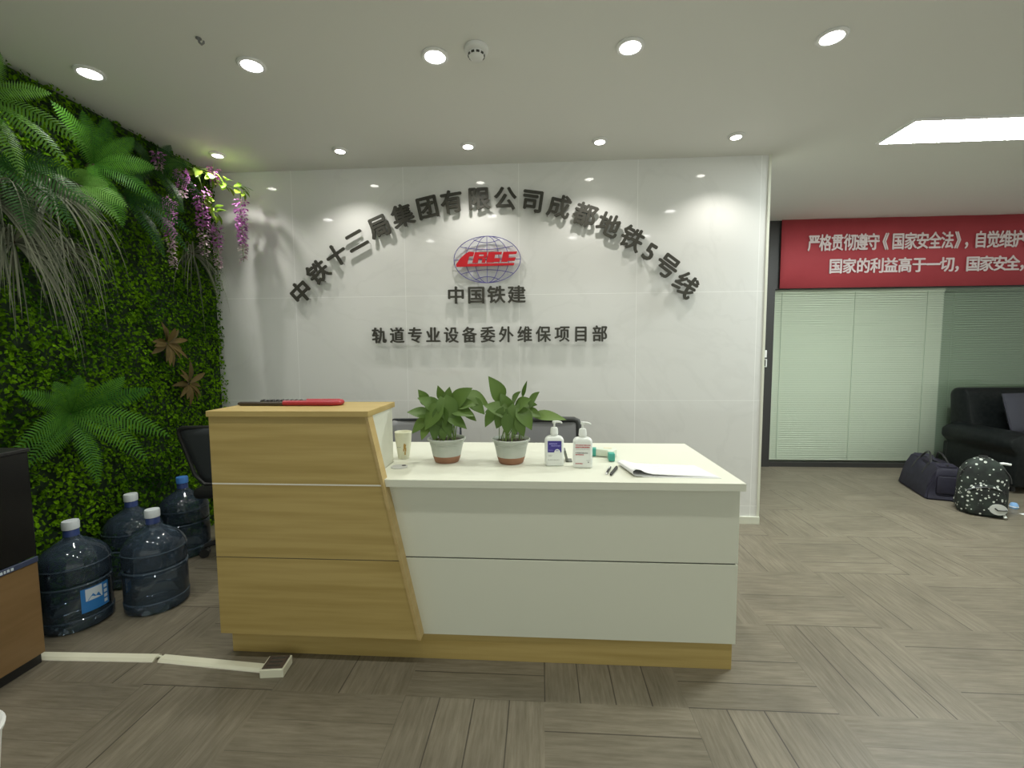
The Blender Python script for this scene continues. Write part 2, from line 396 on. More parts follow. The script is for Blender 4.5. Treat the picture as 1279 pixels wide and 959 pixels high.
# banner
bn = thing('banner', 'long red banner with two lines of pale characters above the blinds', 'banner', (2.585, YP-.03, 1.965))
g = G(); N = 60; b = g.bm; rows = []
for z in (0, .36, .725):
    rows.append([b.verts.new((i*4.2/N, .004*math.sin(i*.7)+.002*math.sin(i*2.1+z*9), z)) for i in range(N+1)])
for A, B in zip(rows, rows[1:]):
    for i in range(N): b.faces.new((A[i], A[i+1], B[i+1], B[i]))
sheet = g.build('fabric', M['banner'], bn, smooth=True)
md = sheet.modifiers.new('thick', 'SOLIDIFY'); md.thickness = .002
def banner_line(chars, xs, z, size, sx):
    g = G()
    for ch, x in zip(chars, xs):
        me = glyph(ch, size, .004, .028, sx); me.transform(Matrix.Translation((x, -.012, z))); g.bm.from_mesh(me); bpy.data.meshes.remove(me)
    return g.build('lettering', M['bannertext'], bn, recalc=False)
px2X = lambda cx: 2.856+(cx/4.278+980-1008)*.00804-2.585
c1 = '严格贯彻遵守《国家安全法》，自觉维护祖'
banner_line(c1, [px2X(c) for c in (150, 213, 278, 345, 410, 473, 538, 605, 672, 735, 800, 865, 920, 985, 1040, 1105, 1170, 1232, 1295)], 2.437-1.965, .182, .71)
c2 = '国家的利益高于一切，国家安全，'
banner_line(c2, [px2X(c) for c in (275, 350, 425, 497, 573, 648, 725, 800, 872, 945, 1008, 1080, 1150, 1215, 1285)], 2.19-1.965, .165, .88)

# ================================================================== LIGHTS (every fitting is a thing with its own lamp)
def lamp_obj(name, ld, parent, loc, rot=(0, 0, 0)):
    o = bpy.data.objects.new(name, ld); COL.objects.link(o); o.parent = parent; o.location = loc; o.rotation_euler = rot; return o
ROWX = [-2.24+.878*k for k in range(5)]
names5 = ['leftmost', 'second from left', 'middle', 'second from right', 'rightmost']
dl = bpy.data.lights.new('downlight_lamp', 'AREA'); dl.shape = 'DISK'; dl.size = .085; dl.energy = DOWN_W; dl.color = DOWN_COL; dl.spread = math.radians(125)
first = None
FRONTX = {2.17: [-2.20, -1.375, -.487, .409, 1.285], 1.2: ROWX}
for y, row in ((2.17, 'front row of flush ceiling lights'), (1.2, 'row of ceiling lights overhead of the camera')):
    for k, x in enumerate(FRONTX[y]):
        lab = ('%s flush round light of the nearer ceiling row' % names5[k]) if y > 2 else ('%s round ceiling light in the row nearest the viewer, seen only as reflection' % names5[k])
        if first is None:
            t = thing('ceiling_downlight', lab, 'ceiling light', (x, y, HC), 0, row); first = t
            G().lathe([(.047, -.001), (.062, -.001), (.064, -.006), (.058, -.012), (.047, -.010), (.047, -.001)], 40).build('trim_ring', M['lampwhite'], t, True)
            G().lathe([(0, -.004), (.047, -.004), (.047, -.008), (0, -.008)], 40).build('diffuser', M['lit'], t, True)
            lamp_obj('bulb', dl, t, (0, 0, -.016))
        else:
            t = copy_tree(first); t.location = (x, y, HC); tag(t, lab, 'ceiling light', row)
sl = bpy.data.lights.new('spotlight_lamp', 'SPOT'); sl.energy = SPOT_W; sl.color = SPOT_COL; sl.spot_size = math.radians(62); sl.spot_blend = 1.0; sl.shadow_soft_size = .014
fl = bpy.data.lights.new('flood_lamp', 'SPOT'); fl.energy = FLOOD_W; fl.color = SPOT_COL; fl.spot_size = math.radians(122); fl.spot_blend = .7; fl.shadow_soft_size = .016
first = None
for k, x in enumerate([-2.235, -1.362, -.482, .392, 1.262]):
    lab = '%s recessed spotlight of the far row, close to the lettered wall' % names5[k]
    if first is None:
        t = thing('recessed_spotlight', lab, 'spotlight', (x, 3.09, HC), 0, 'far row of spotlights'); first = t
        G().lathe([(.033, -.001), (.050, -.001), (.051, -.005), (.044, -.012), (.033, -.014), (.033, -.001)], 40).build('trim_ring', M['lampwhite'], t, True)
        G().lathe([(0, -.003), (.033, -.003), (.033, -.013), (.020, -.019), (0, -.021)], 40).build('lens', M['lit2'], t, True)
        lamp_obj('bulb', sl, t, (0, 0, -.046)); lamp_obj('reflector_glow', fl, t, (0, 0, -.050))
    else:
        t = copy_tree(first); t.location = (x, 3.09, HC); tag(t, lab, 'spotlight', 'far row of spotlights')
t = thing('panel_light', 'long bright rectangular ceiling panel light at the right', 'ceiling light', (2.87, 3.115, HC))
g = G(); g.box(-.62, .62, -.165, -.15, -.012, -.0005); g.box(-.62, .62, .15, .165, -.012, -.0005); g.box(-.62, -.605, -.15, .15, -.012, -.0005); g.box(.605, .62, -.15, .15, -.012, -.0005)
g.build('frame', M['lampwhite'], t)
G().box(-.605, .605, -.15, .15, -.008, -.001).build('diffuser', M['panel'], t)

# smoke detector, ceiling hook
t = thing('smoke_detector', 'white domed smoke detector on the ceiling beside the middle light', 'smoke detector', (-.288, 2.13, HC))
G().lathe([(0, -.0005), (.052, -.0005), (.055, -.006), (.054, -.018), (.048, -.024), (.040, -.025), (0, -.025)], 40).build('base', M['lampwhite'], t, True)
G().lathe([(.036, -.024), (.038, -.034), (.030, -.047), (.018, -.052), (0, -.053)], 40).build('dome', M['lampwhite'], t, True)
for k in range(10):
    a = 2*PI*k/10
    G().box(.0335, .0385, -.007, .007, -.040, -.032, rot=a).build('sensing_slot', M['slot'], t)
t = thing('ceiling_hook', 'small grey hook stub on the ceiling near the left lights', 'hook', (-1.49, 1.98, HC))
G().cyl((0, 0, -.004), (0, 0, -.0005), .012).build('rosette', M['inkgrey'], t)
G().tube([(0, 0, -.003), (.002, 0, -.018), (.012, 0, -.028), (.022, 0, -.022), (.022, 0, -.014)], .0045).build('hook', M['inkgrey'], t, True)

# ================================================================== LETTERED WALL
YL = YW-.008     # pins reach the wall
OFF = .030
def letter(ch, x, z, size, ang, depth, label, group, bold, sx=1.0):
    me = glyph(ch, size, depth, bold, sx); me.name = 'raised_character'
    me.materials.clear(); me.materials.append(M['letter'])
    t = bpy.data.objects.new('sign_character', me); COL.objects.link(t)
    t.location = (x, YW-OFF, z); t.rotation_euler = (0, ang, 0); tag(t, label, 'sign character', group)
    xs = sorted(me.vertices, key=lambda v: v.co.z)
    for v in (xs[0], xs[-1]):
        g = G(); g.cyl((v.co.x, -.002, v.co.z+(.004 if v is xs[0] else -.004)), (v.co.x, OFF, v.co.z+(.004 if v is xs[0] else -.004)), .002, 6)
        g.build('mounting_pin', M['letter'], t)
    return t
arc = '中铁十二局集团有限公司成都地铁5号线'
angs = [-49.1, -43, -37.2, -31.5, -25.5, -19.5, -13.6, -8.1, -1.8, 3.9, 9.9, 15.9, 21.8, 27.4, 33.3, 38.1, 43, 48.8]
ord_ = ['first', 'second', 'third', 'fourth', 'fifth', 'sixth', 'seventh', 'eighth', 'ninth', 'tenth', 'eleventh', 'twelfth', 'thirteenth', 'fourteenth', 'fifteenth', 'sixteenth', 'seventeenth', 'last']
CX, CZ, RR = -.3854, .5215, 1.914
for i, (ch, a) in enumerate(zip(arc, angs)):
    r = math.radians(a)
    letter(ch, CX+RR*math.sin(r), CZ+RR*math.cos(r), .172, r*.86, .012, 'dark raised character %s, %s along the arch' % (ch, ord_[i]), 'arched wall lettering', .030)
for i, (ch, x) in enumerate(zip('中国铁建', (-.632, -.479, -.328, -.176))):
    letter(ch, x, 1.733, .135, 0, .012, 'dark raised character %s, %s in the short row under the globe emblem' % (ch, ord_[i]), 'wall lettering under the emblem', .024, 1.04)
for i, ch in enumerate('轨道专业设备委外维保项目部'):
    letter(ch, -1.229+i*(1.668/12), 1.437, .125, 0, .012, 'dark raised character %s, %s in the long bottom row' % (ch, 'last' if i == 12 else ord_[i]), 'bottom row of wall lettering', .026, .92)

# emblem: globe net on clear acrylic with slanted red letters
em = thing('globe_emblem', 'wire globe emblem with slanted red letters on the wall', 'emblem', (-.395, YW-OFF, 1.992))
ex = lambda cx: -.644+(cx-140.7)*.000516+.395
ez = lambda cy: 2.162-(cy-117.6)*.000504-1.992
RX, RZ = .2487, .170
g = G(); g.prism([(RX*1.01*math.cos(2*PI*k/64), RZ*1.01*math.sin(2*PI*k/64)) for k in range(64)], lambda a, b_: (a, 0, b_), lambda a, b_: (a, .004, b_))
g.build('acrylic_disc', M['acrylic'], em)
g = G(); LR = .0027
g.tube([(RX*math.cos(2*PI*k/72), -.003, RZ*math.sin(2*PI*k/72)) for k in range(72)], LR, 6, True)
for q in (-.82, -.65, -.355, 0, .355, .65, .82)[1:-1]:
    g.tube([(RX*q*math.cos(a), -.003, RZ*math.sin(a)) for a in [(-PI/2+PI*k/32) for k in range(33)]], LR*.9, 6)
for (xa, ya, ym, xb) in ((240, 265, 308, 1000), (430, 165, 210, 812), (250, 660, 603, 1000), (445, 750, 703, 800), (142, 455, 455, 1104)):
    pts = []
    for k in range(25):
        u = k/24; cx = xa+(xb-xa)*u; cy = ya+(ym-ya)*(1-(2*u-1)**2); pts.append((ex(cx), -.003, ez(cy)))
    g.tube(pts, LR*.9, 6)
g.build('globe_lines', M['blue'], em)
POLY = {'swoosh': [[(175, 522), (230, 445), (300, 380), (365, 340), (440, 348), (425, 405), (365, 410), (338, 522)], [(175, 518), (1018, 515), (1010, 547), (178, 557)]],
        'letter_r': [[(450, 350), (520, 350), (490, 504), (412, 504)], [(515, 350), (632, 350), (626, 384), (510, 384)], [(582, 380), (627, 380), (616, 434), (572, 434)], [(508, 408), (582, 408), (572, 447), (500, 447)], [(560, 442), (606, 442), (598, 504), (546, 504)]],
        'letter_c': [[(648, 350), (750, 350), (720, 502), (612, 502)], [(745, 350), (842, 352), (834, 388), (738, 388)], [(725, 442), (815, 442), (806, 494), (715, 494)]],
        'letter_end_c': [[(862, 352), (950, 352), (920, 496), (828, 496)], [(945, 352), (1060, 350), (1045, 387), (938, 387)], [(925, 440), (1040, 435), (1022, 482), (915, 482)]]}
for nm, polys in POLY.items():
    g = G()
    for j, P in enumerate(polys):
        g.prism(P, lambda a, b_: (ex(a), -.006, ez(b_)), lambda a, b_, j=j: (ex(a), -.016-.0003*j, ez(b_)))
    g.build({'letter_end_c': 'letter'}.get(nm, 'letter' if nm != 'swoosh' else 'swoosh'), M['red'], em)
g = G()
for x in (-.16, .16): g.cyl((x, .004, .10), (x, OFF, .10), .004, 8); g.cyl((x, .004, -.10), (x, OFF, -.10), .004, 8)
g.build('standoff', M['lampwhite'], em)

# ================================================================== RECEPTION DESK
ZT, ZC = .794, 1.079
dk = thing('reception_desk', 'white reception desk with a raised light oak cabinet at its left end', 'reception desk', (-.29, 2.15, 0))
DX, DY = .29, -2.15
def D(g, name, m, parent=dk, **k):
    for v in g.bm.verts: v.co += Vector((DX, DY, 0))
    return g.build(name, m, parent, **k)
g = G(); g.prism([(-.696, 1.765), (.80, 1.765), (.80, 2.52), (-1.34, 2.52), (-1.34, 2.062), (-.696, 2.062)], lambda a, b_: (a, b_, ZT-.03), lambda a, b_: (a, b_, ZT))
D(g, 'worktop', M['white'])
D(G().box(-.72, .793, 1.80, 1.818, .455, ZT-.032, .001, 1), 'front_panel', M['white'])
D(G().box(-.72, .793, 1.80, 1.818, .115, .449, .001, 1), 'front_panel', M['white'])
D(G().box(-.70, .785, 1.806, 1.816, .44, .46), 'groove', M['groove'])
D(G().box(.775, .793, 1.82, 2.44, .115, ZT-.032), 'side_panel', M['white'])
D(G().box(.25, .775, 2.40, 2.42, .30, ZT-.032), 'modesty_panel', M['white'])
g = G(); g.box(-1.36, .783, 1.808, 1.826, 0, .118, .001, 1); g.box(.765, .783, 1.826, 2.44, 0, .115); g.box(-1.36, -1.342, 1.826, 2.07, 0, .118)
D(g, 'plinth', M['oak'])
# slanted oak front: three boards, one outline cut by two joints
XL = -1.368
def slant(z): return -.498+(-.694+.498)*(z-.12)/(1.055-.12)
def board(z0, z1, name, m, y0, y1, x0=XL, ins=0):
    g = G(); P = [(x0, z0), (slant(z0)-ins, z0), (slant(z1)-ins, z1), (x0, z1)]
    g.prism(P, lambda a, b_: (a, y0, b_), lambda a, b_: (a, y1, b_)); return D(g, name, m)
board(.120, .455, 'oak_board', M['oak'], 1.752, 1.80, ins=.012)
board(.459, .770, 'oak_board', M['oak'], 1.752, 1.80, ins=.012)
board(.776, 1.055, 'oak_board', M['oak'], 1.752, 1.80, ins=.012)
board(.455, .459, 'joint', M['groove'], 1.756, 1.80, ins=.013)
board(.770, .776, 'joint_strip', M['strip'], 1.7515, 1.80, ins=.012)
g = G(); g.prism([(slant(.12)-.012, .12), (slant(.12), .12), (slant(1.055), 1.055), (slant(1.055)-.012, 1.055)], lambda a, b_: (a, 1.748, b_), lambda a, b_: (a, 1.80, b_))
D(g, 'edge_band', M['oakend'])
D(G().box(XL-.004, -.690, 1.742, 2.075, 1.055, ZC, .0012, 1), 'counter_top', M['oak'])
D(G().box(-.715, -.699, 1.80, 2.06, ZT-.03, 1.055), 'inner_side_panel', M['white'])
D(G().box(XL, XL+.018, 1.80, 2.06, .118, 1.055), 'outer_side_panel', M['oak'])
D(G().box(XL+.018, -.715, 2.04, 2.058, .118, 1.055), 'back_panel', M['white'])
g = G(); g.lathe([(0, ZT+.0004), (.038, ZT+.0004), (.038, ZT+.003), (.034, ZT+.0045), (0, ZT+.0045)], 36, (-.640, 1.965, 0))
D(g, 'cable_grommet', mat('grommet_grey', (.50, .50, .47), .5), smooth=True)
g = G(); g.lathe([(0, ZT+.0046), (.010, ZT+.0046), (.010, ZT+.0056), (0, ZT+.0056)], 20, (-.622, 1.975, 0)); D(g, 'cable_hole', M['slot'])

# U-shaped bar lock on the oak counter
t = thing('bar_lock', 'long U-shaped red bar lock with dark ends on the oak counter', 'lock', (-1.10, 1.95, ZC))
def upts(x0, x1, yc, hw, z):
    P = [(x0, yc-hw, z), ((x0+x1)/2, yc-hw, z)]
    for k in range(9):
        a = -PI/2+PI*k/8; P.append((x1+hw*math.cos(a), yc+hw*math.sin(a), z))
    P += [((x0+x1)/2, yc+hw, z), (x0+.08, yc+hw, z)]; return P
g = G(); P = upts(-.04, .17, 0, .036, .0125); P[-1] = (.03, .036, .0125); g.tube(P, .0118, 12); g.build('red_sleeve', M['redpvc'], t, True)
G().tube([(-.25, -.036, .0095), (-.24, -.036, .0095), (-.04, -.036, .0095)], [.006, .009, .009], 10).build('bar_end', M['brownblack'], t, True)
g = G(); g.tube([(-.19, .036, .010), (.03, .036, .010)], .0095, 10)
for k in range(9): g.box(-.18+k*.022, -.172+k*.022, .025, .047, .0005, .021, .002, 1)
g.build('notched_bar', M['black'], t, True)

# ------------------------------------------------------------------ things on the white worktop
t = thing('paper_cup', 'cream paper cup with gold print beside the oak cabinet', 'paper cup', (-.672, 2.135, ZT))
G().lathe([(0, .0005), (.0265, .0005), (.0275, .004), (.0375, .083), (.0395, .110), (.0405, .128), (.0420, .130), (.0405, .132), (.0385, .128), (.0265, .006), (0, .006)], 40).build('cup', M['cream'], t, True)
g = G()
def on_cone(a, z, w_, h_, r0=.0275, k=.00126):
    out = []
    for dz in (-h_/2, h_/2):
        for da in (-w_/2, w_/2):
            r = r0+.010*((z+dz)/.083)+.0008; out.append((r*math.cos(a+da), r*math.sin(a+da), z+dz))
    return [out[0], out[1], out[3], out[2]]
for (a, z, w_, h_) in ((-1.12, .060, .30, .022), (-1.00, .048, .22, .018), (-1.25, .046, .16, .012), (-1.05, .030, .20, .016), (-1.15, .074, .18, .008), (-.98, .070, .10, .010)): g.poly(on_cone(a, z, w_, h_))
g.build('gold_print', M['gold'], t)
g = G(); g.poly(on_cone(-1.95, .060, .5, .003)); g.build('faint_print', M['inkgrey'], t)

def leaf_geo(V, F, T, base, d, up, L_, W_, droop=.25, fold=.18, tint=.5, heart=True, n=7):
    """heart-shaped blade from base along d, top side towards up"""
    d = Vector(d).normalized(); up = Vector(up); sd = d.cross(up).normalized(); up = sd.cross(d).normalized()
    i0 = len(V); base = Vector(base)
    for k in range(n+1):
        u = k/n
        wd = W_*(math.sin(PI*min(1, (u*.92+.08))**.72))**.9 if heart else W_*math.sin(PI*u)**.8
        if k == n: wd = .0005
        if k == 0: wd = W_*.30 if heart else .0005
        bk = -.10*L_ if (heart and k == 0) else 0
        c = base+d*(L_*u)-up*(droop*L_*u*u)
        for s_ in (-1, 0, 1):
            p = c+sd*(s_*wd)+up*(fold*wd*abs(s_))+d*(bk*abs(s_))
            V.append(p); T.append(min(1, max(0, tint+.12*(s_ == 0))))
    for k in range(n):
        for s_ in (0, 1):
            a = i0+3*k+s_; F.append((a, a+1, a+4, a+3))
def pothos(x, y, label, leaves, seed):
    rd = random.Random(seed)
    t = thing('potted_pothos', label, 'potted plant', (x, y, ZT))
    pot = G().lathe([(.0655, .030), (.078, .090), (.083, .104), (.089, .106), (.090, .113), (.086, .1155), (.082, .110), (.080, .098), (.060, .098), (0, .098)], 44).build('pot', M['pot'], t, True)
    for k in range(3):
        G().lathe([(.0765+k*.0012, .083+k*.006), (.0785+k*.0012, .085+k*.006), (.0775+k*.0012, .087+k*.006)], 44).build('rim_ridge', M['pot'], pot, True)
    G().lathe([(0, .0005), (.054, .0005), (.057, .003), (.0665, .032), (.0640, .034), (0, .034)], 44).build('saucer_base', M['terracotta'], t, True)
    V = []; g = G(); g.lathe([(0, .103), (.04, .1025), (.079, .100), (.079, .096)], 30).build('soil', M['soil'], t, True)
    st = G(); s = .000838
    for (cx, cy, dx, dz, L_, wf, ty, tint) in leaves:
        L_ *= s*1.12; d = Vector((dx, rd.uniform(-.75, .1)-.2, dz)).normalized()
        c = Vector((cx*s, ty, .1155-cy*s)); base = c-d*L_*.5
        up = Vector((rd.uniform(-.3, .3), -.75, .75))
        V, F, T = [], [], []; leaf_geo(V, F, T, base, d, up, L_, L_*.34*wf, rd.uniform(.08, .3), .16, tint)
        leafmesh('leaf', V, F, T, M['pothos'], t, True)
        rb = rd.uniform(0, 2*PI); r0 = Vector((.045*math.cos(rb)+c.x*.2, .045*math.sin(rb), .1))
        if Vector((r0.x, r0.y)).length > .06: r0.x *= .6
        mid = (r0+base)/2+Vector((base.x*.1, 0, .035))
        st.tube([r0, r0.lerp(mid, .6)+Vector((0, 0, .006)), mid, mid.lerp(base, .6)+Vector((0, 0, .006)), base], .0021, 6)
    for k in range(8):
        a = rd.uniform(0, 2*PI); r_ = rd.uniform(.01, .05); st.tube([(r_*math.cos(a), r_*math.sin(a), .1), (r_*1.5*math.cos(a), r_*1.5*math.sin(a), .15), (r_*2*math.cos(a)*.9, r_*1.6*math.sin(a), rd.uniform(.18, .22))], .0019, 6)
    st.build('stems', M['stem'], t, True)
    return t
# (centre x, centre y above the rim line, direction, length, width factor, depth, tint)
P1 = [(-130, -230, -.25, 1, 90, 1, 0, .5), (-150, -145, -1, .2, 110, 1, -.03, .35), (-80, -195, -.6, .8, 125, 1.1, -.02, .4), (5, -225, .1, 1, 100, 1, .02, .5), (85, -235, .7, .75, 140, 1.1, -.01, .45), (175, -220, 1, -.35, 125, .9, .02, .6), (175, -180, .8, -.6, 105, .95, .0, .4),
      (25, -160, .4, -.9, 140, 1.15, -.05, .35), (105, -155, 1, -.1, 120, 1, -.04, .4), (-65, -125, -.6, -.8, 145, 1.15, -.06, .45), (-150, -75, -.8, -.6, 105, .95, -.04, .5), (-110, -45, -.4, -.9, 90, .9, -.05, .85), (-45, -55, -.1, -1, 95, 1, -.07, .2), (25, -65, .4, -.9, 90, .9, -.06, .3), (75, -105, .9, -.4, 110, .95, -.05, .35), (-15, -115, .1, -1, 115, 1.1, -.065, .25),
      (-40, -240, -.3, .9, 85, .9, .04, .6), (45, -200, .5, .6, 105, 1, .04, .55), (-100, -150, -.9, .1, 110, 1, .03, .3), (130, -120, .8, -.5, 80, .8, .03, .5), (0, -30, .1, -1, 70, .85, -.07, .4), (120, -195, .9, .2, 105, .95, -.03, .5)]
P2 = [(-75, -275, -.3, 1, 135, 1, 0, .55), (75, -275, .25, 1, 85, .38, .02, .1), (-75, -170, -.9, .4, 130, 1.1, -.03, .45), (-115, -120, -.5, -.85, 100, .85, -.02, .4), (-25, -195, -.3, .9, 115, 1, .01, .35), (55, -195, .6, .7, 130, 1.1, -.02, .5), (125, -220, .5, .9, 115, .9, .0, .45), (30, -115, .05, -1, 140, 1.0, -.05, .4), (85, -120, .6, -.8, 120, 1, -.05, .45),
      (-55, -115, -.4, -.9, 105, 1, -.05, .35), (125, -145, .8, -.2, 95, .9, -.02, .5), (215, -135, 1, .05, 150, .62, -.03, .95), (-15, -85, 0, -1, 100, .9, -.065, .3), (60, -70, .4, -.9, 90, .9, -.06, .5), (-100, -160, -1, 0, 90, .9, .03, .3), (15, -220, .2, .95, 100, .9, .04, .4), (100, -180, .9, .3, 100, .95, .03, .55), (-40, -150, -.6, .3, 110, 1, -.04, .5)]
pothos(-.445, 2.08, 'bushy pothos in grey-white pot, the one nearer the paper cup', P1, 3)
pothos(-.138, 2.07, 'pothos with one long leaf reaching right, next to the pump bottles', P2, 11)

def rbox(g, w_, d_, z0, z1, r, shoulder=0, n=6, top_r=None):
    """rounded-rectangle bottle body with a sloped shoulder"""
    b = g.bm
    def ring(hw, hd, rr, z):
        out = []
        for (sx, sy, a0) in ((1, 1, 0), (-1, 1, PI/2), (-1, -1, PI), (1, -1, 3*PI/2)):
            for k in range(n+1):
                a = a0+PI/2*k/n; out.append(b.verts.new((sx*(hw-rr)+rr*math.cos(a), sy*(hd-rr)+rr*math.sin(a), z)))
        return out
    hw, hd = w_/2, d_/2
    rings = [ring(hw-.004, hd-.004, r-.003, z0), ring(hw, hd, r, z0+.004), ring(hw, hd, r, z1-shoulder)]
    for k in range(1, 6):
        a = PI/2*k/5; f = 1-math.cos(a)
        rings.append(ring(hw-(hw-.018)*f, hd-(hd-.014)*f, r-(r-.012)*f, z1-shoulder+shoulder*math.sin(a)))
    b.faces.new(rings[0][::-1]); b.faces.new(rings[-1])
    for A, B in zip(rings, rings[1:]):
        N_ = len(A)
        for i in range(N_): b.faces.new((A[i], A[(i+1) % N_], B[(i+1) % N_], B[i]))
    return g
def pump_bottle(x, y, rz, label, face):
    t = thing('pump_bottle', label, 'pump bottle', (x, y, ZT), rz)
    body = rbox(G(), .086, .052, 0, .136, .016, .022).build('body', M['bottle'], t, True)
    col = G().lathe([(.0165, .134), (.0165, .143), (.0185, .144), (.0165, .168), (.0135, .174), (.006, .176), (0, .176)], 28).build('pump_collar', M['bottle'], t, True)
    for k in range(18):
        pass
    g = G(); g.cyl((0, 0, .174), (0, 0, .196), .0042, 12); g.lathe([(0, .193), (.0085, .193), (.0095, .199), (.008, .204), (0, .205)], 20)
    g.tube([(0, 0, .200), (.018, -.004, .2005), (.030, -.007, .198), (.036, -.008, .194)], [.0055, .005, .004, .003], 10)
    g.build('pump_head', M['bottle'], t, True)
    return t, body
Fy = -.0262
def plate(g, x0, x1, z0, z1, y=Fy, th=.0006): g.box(x0, x1, y-th, y+.0004, z0, z1); return g
rl = random.Random(5)
def words(g, x0, x1, z, h_, y=Fy-.0004, lo=.002, hi=.006):
    x = x0
    while x < x1:
        w_ = min(rl.uniform(lo, hi), x1-x); g.box(x, x+w_, y-.0005, y+.0003, z-h_/2*rl.uniform(.7, 1), z+h_/2*rl.uniform(.7, 1)); x += w_+.0012
    return g
t, body = pump_bottle(.062, 2.03, .04, 'white pump bottle with an indigo label, left of the pair', 0)
lab = plate(G(), -.031, .031, .064, .116).build('label', M['indigo'], t)
g = G(); words(g, -.024, .012, .103, .007, lo=.004, hi=.008); words(g, -.016, .026, .094, .006, lo=.003, hi=.007); words(g, -.028, -.006, .074, .003); g.build('label_print', M['indigolight'], lab)
g = G(); g.prism([(.012+.0135*math.cos(PI*k/16), .064+.0150*math.sin(PI*k/16)) for k in range(17)], lambda a, b_: (a, Fy-.0005, b_), lambda a, b_: (a, Fy-.0012, b_)); g.build('label_badge', M['bottle'], lab)
g = G(); words(g, .006, .018, .0725, .006, Fy-.0012); g.build('badge_print', M['indigolight'], lab)
g = G(); words(g, -.027, -.010, .052, .0015); words(g, -.027, -.012, .047, .0015); words(g, -.030, .022, .030, .0018); g.build('fine_print', M['inkgrey'], t)
t, body = pump_bottle(.188, 2.0, -.05, 'white pump bottle with red printed lines, right of the pair', 1)
g = G(); words(g, -.032, .034, .104, .0042); words(g, -.032, .030, .0945, .0055, lo=.003, hi=.007); words(g, -.032, .004, .061, .0045); words(g, -.032, .000, .021, .0045, lo=.003); g.build('red_print', M['inkred'], t)
g = G(); words(g, -.032, .022, .0690, .0050); words(g, -.030, .03, .0865, .0014); words(g, .016, .030, .036, .0014); words(g, .022, .027, .028, .006); g.build('grey_print', M['inkgrey'], t)
t = thing('phone_stand', 'dark grey slab leaning between the two pump bottles', 'phone holder', (.136, 2.11, ZT))
g = G(); g.prism([(-.002, 0), (.008, 0), (-.006, .055), (-.016, .055)], lambda a, b_: (a-.012, -.03, b_), lambda a, b_: (a-.012, .03, b_)); g.box(-.018, .012, -.03, .03, 0, .004); g.build('slab', mat('slab_grey', (.16, .17, .15), .5), t)
G().box(-.024, -.018, -.026, .026, .012, .05, .001, 1, rot=Matrix.Rotation(-.25, 3, 'Y'), piv=(-.02, 0, .03)).build('face_plate', M['greyedge'], t)

# thermometer gun lying down
t = thing('thermometer_gun', 'white infrared thermometer gun with teal ends lying on the worktop', 'thermometer', (.315, 2.17, ZT), -.12)
g = G(); g.prism([(-.062, .012), (-.058, .030), (-.020, .036), (.050, .034), (.056, .016), (.040, -.004), (.036, -.020), (.012, -.020), (.006, .004), (-.030, .008)], lambda a, b_: (a, b_*1.6, .004), lambda a, b_: (a, b_*1.6, .040), .005); g.build('body', mat('gun_white', (.66, .72, .60), .4), t, True)
g = G(); g.prism([(-.068, .010), (-.064, .032), (-.045, .034), (-.045, .009)], lambda a, b_: (a, b_*1.6, .003), lambda a, b_: (a, b_*1.6, .041), .003); g.build('teal_nose', M['teal'], t, True)
g = G(); g.prism([(.008, -.022), (.040, -.022), (.042, -.046), (.014, -.048)], lambda a, b_: (a, b_*1.6, .002), lambda a, b_: (a, b_*1.6, .040), .005); g.build('teal_grip', M['teal'], t, True)
G().box(-.01, .03, .030, .050, .0395, .0415, .0008, 1).build('screen', mat('screen_amber', (.72, .66, .45), .3), t)
# two black pens
for k, (x, y, rz, lab) in enumerate(((.292, 1.925, -.30, 'black pen with a silver tip, left of the two on the worktop'), (.314, 1.915, -.36, 'thicker black pen, right of the two beside the papers'))):
    r = .0052 if k == 0 else .0068
    t = thing('pen', lab, 'pen', (x, y, ZT+r), rz)
    G().tube([(0, -.05, 0), (0, .05, 0), (0, .062, 0)], [r*.92, r, r*.7], 12).build('barrel', M['black'], t, True)
    G().tube([(0, -.066, 0), (0, -.05, 0)], [.0015 if k == 0 else .004, r*.9], 12).build('tip', M['lampwhite'] if k == 0 else M['black'], t, True)
    G().box(-.0012, .0012, .012, .055, r*.9, r*1.25).build('clip', M['lampwhite'] if k == 0 else M['black'], t)

# curled pad of papers
t = thing('paper_pad', 'thick pad of white papers with its left edge rolled over', 'papers', (.56, 1.93, ZT))
g = G()
lower = [(-.150, .0), (.165, .0)]
def sheet_pts(zoff, yfr):
    P = [(.165-.01*yfr, .001+zoff), (.05, .003+zoff), (-.06, .008+zoff), (-.115, .014+zoff)]
    return P
rows = []
for j in range(9):
    v = j/8; yy = -.085+v*.19; row = []
    xs = [(.165-.03*v, .0035), (.10, .006), (.03, .008), (-.04, .011), (-.10, .014), (-.13, .021), (-.148, .031), (-.166, .034), (-.180, .026), (-.182, .014), (-.170, .0045), (-.14, .0022), (-.09, .0018)]
    for (a, z) in xs: row.append(g.bm.verts.new((a-.03*v, yy, z*(1-.25*v) if z > .0025 else z)))
    rows.append(row)
for A, B in zip(rows, rows[1:]):
    for i in range(len(A)-1): g.bm.faces.new((A[i], A[i+1], B[i+1], B[i]))
o = g.build('rolled_cover', M['paper'], t, True); md = o.modifiers.new('thick', 'SOLIDIFY'); md.thickness = .0022; md.offset = -1
g = G(); g.prism([(-.14, -.088), (.168, -.090), (.130, .105), (-.172, .105)], lambda a, b_: (a, b_, .0004), lambda a, b_: (a, b_, .0034)); g.build('pages', M['paper'], t)
g = G(); g.prism([(-.08, -.092), (.172, -.096), (.164, -.080), (-.08, -.080)], lambda a, b_: (a, b_, .0002), lambda a, b_: (a, b_, .0018)); g.build('loose_sheet', M['lampwhite'], t)
g = G()
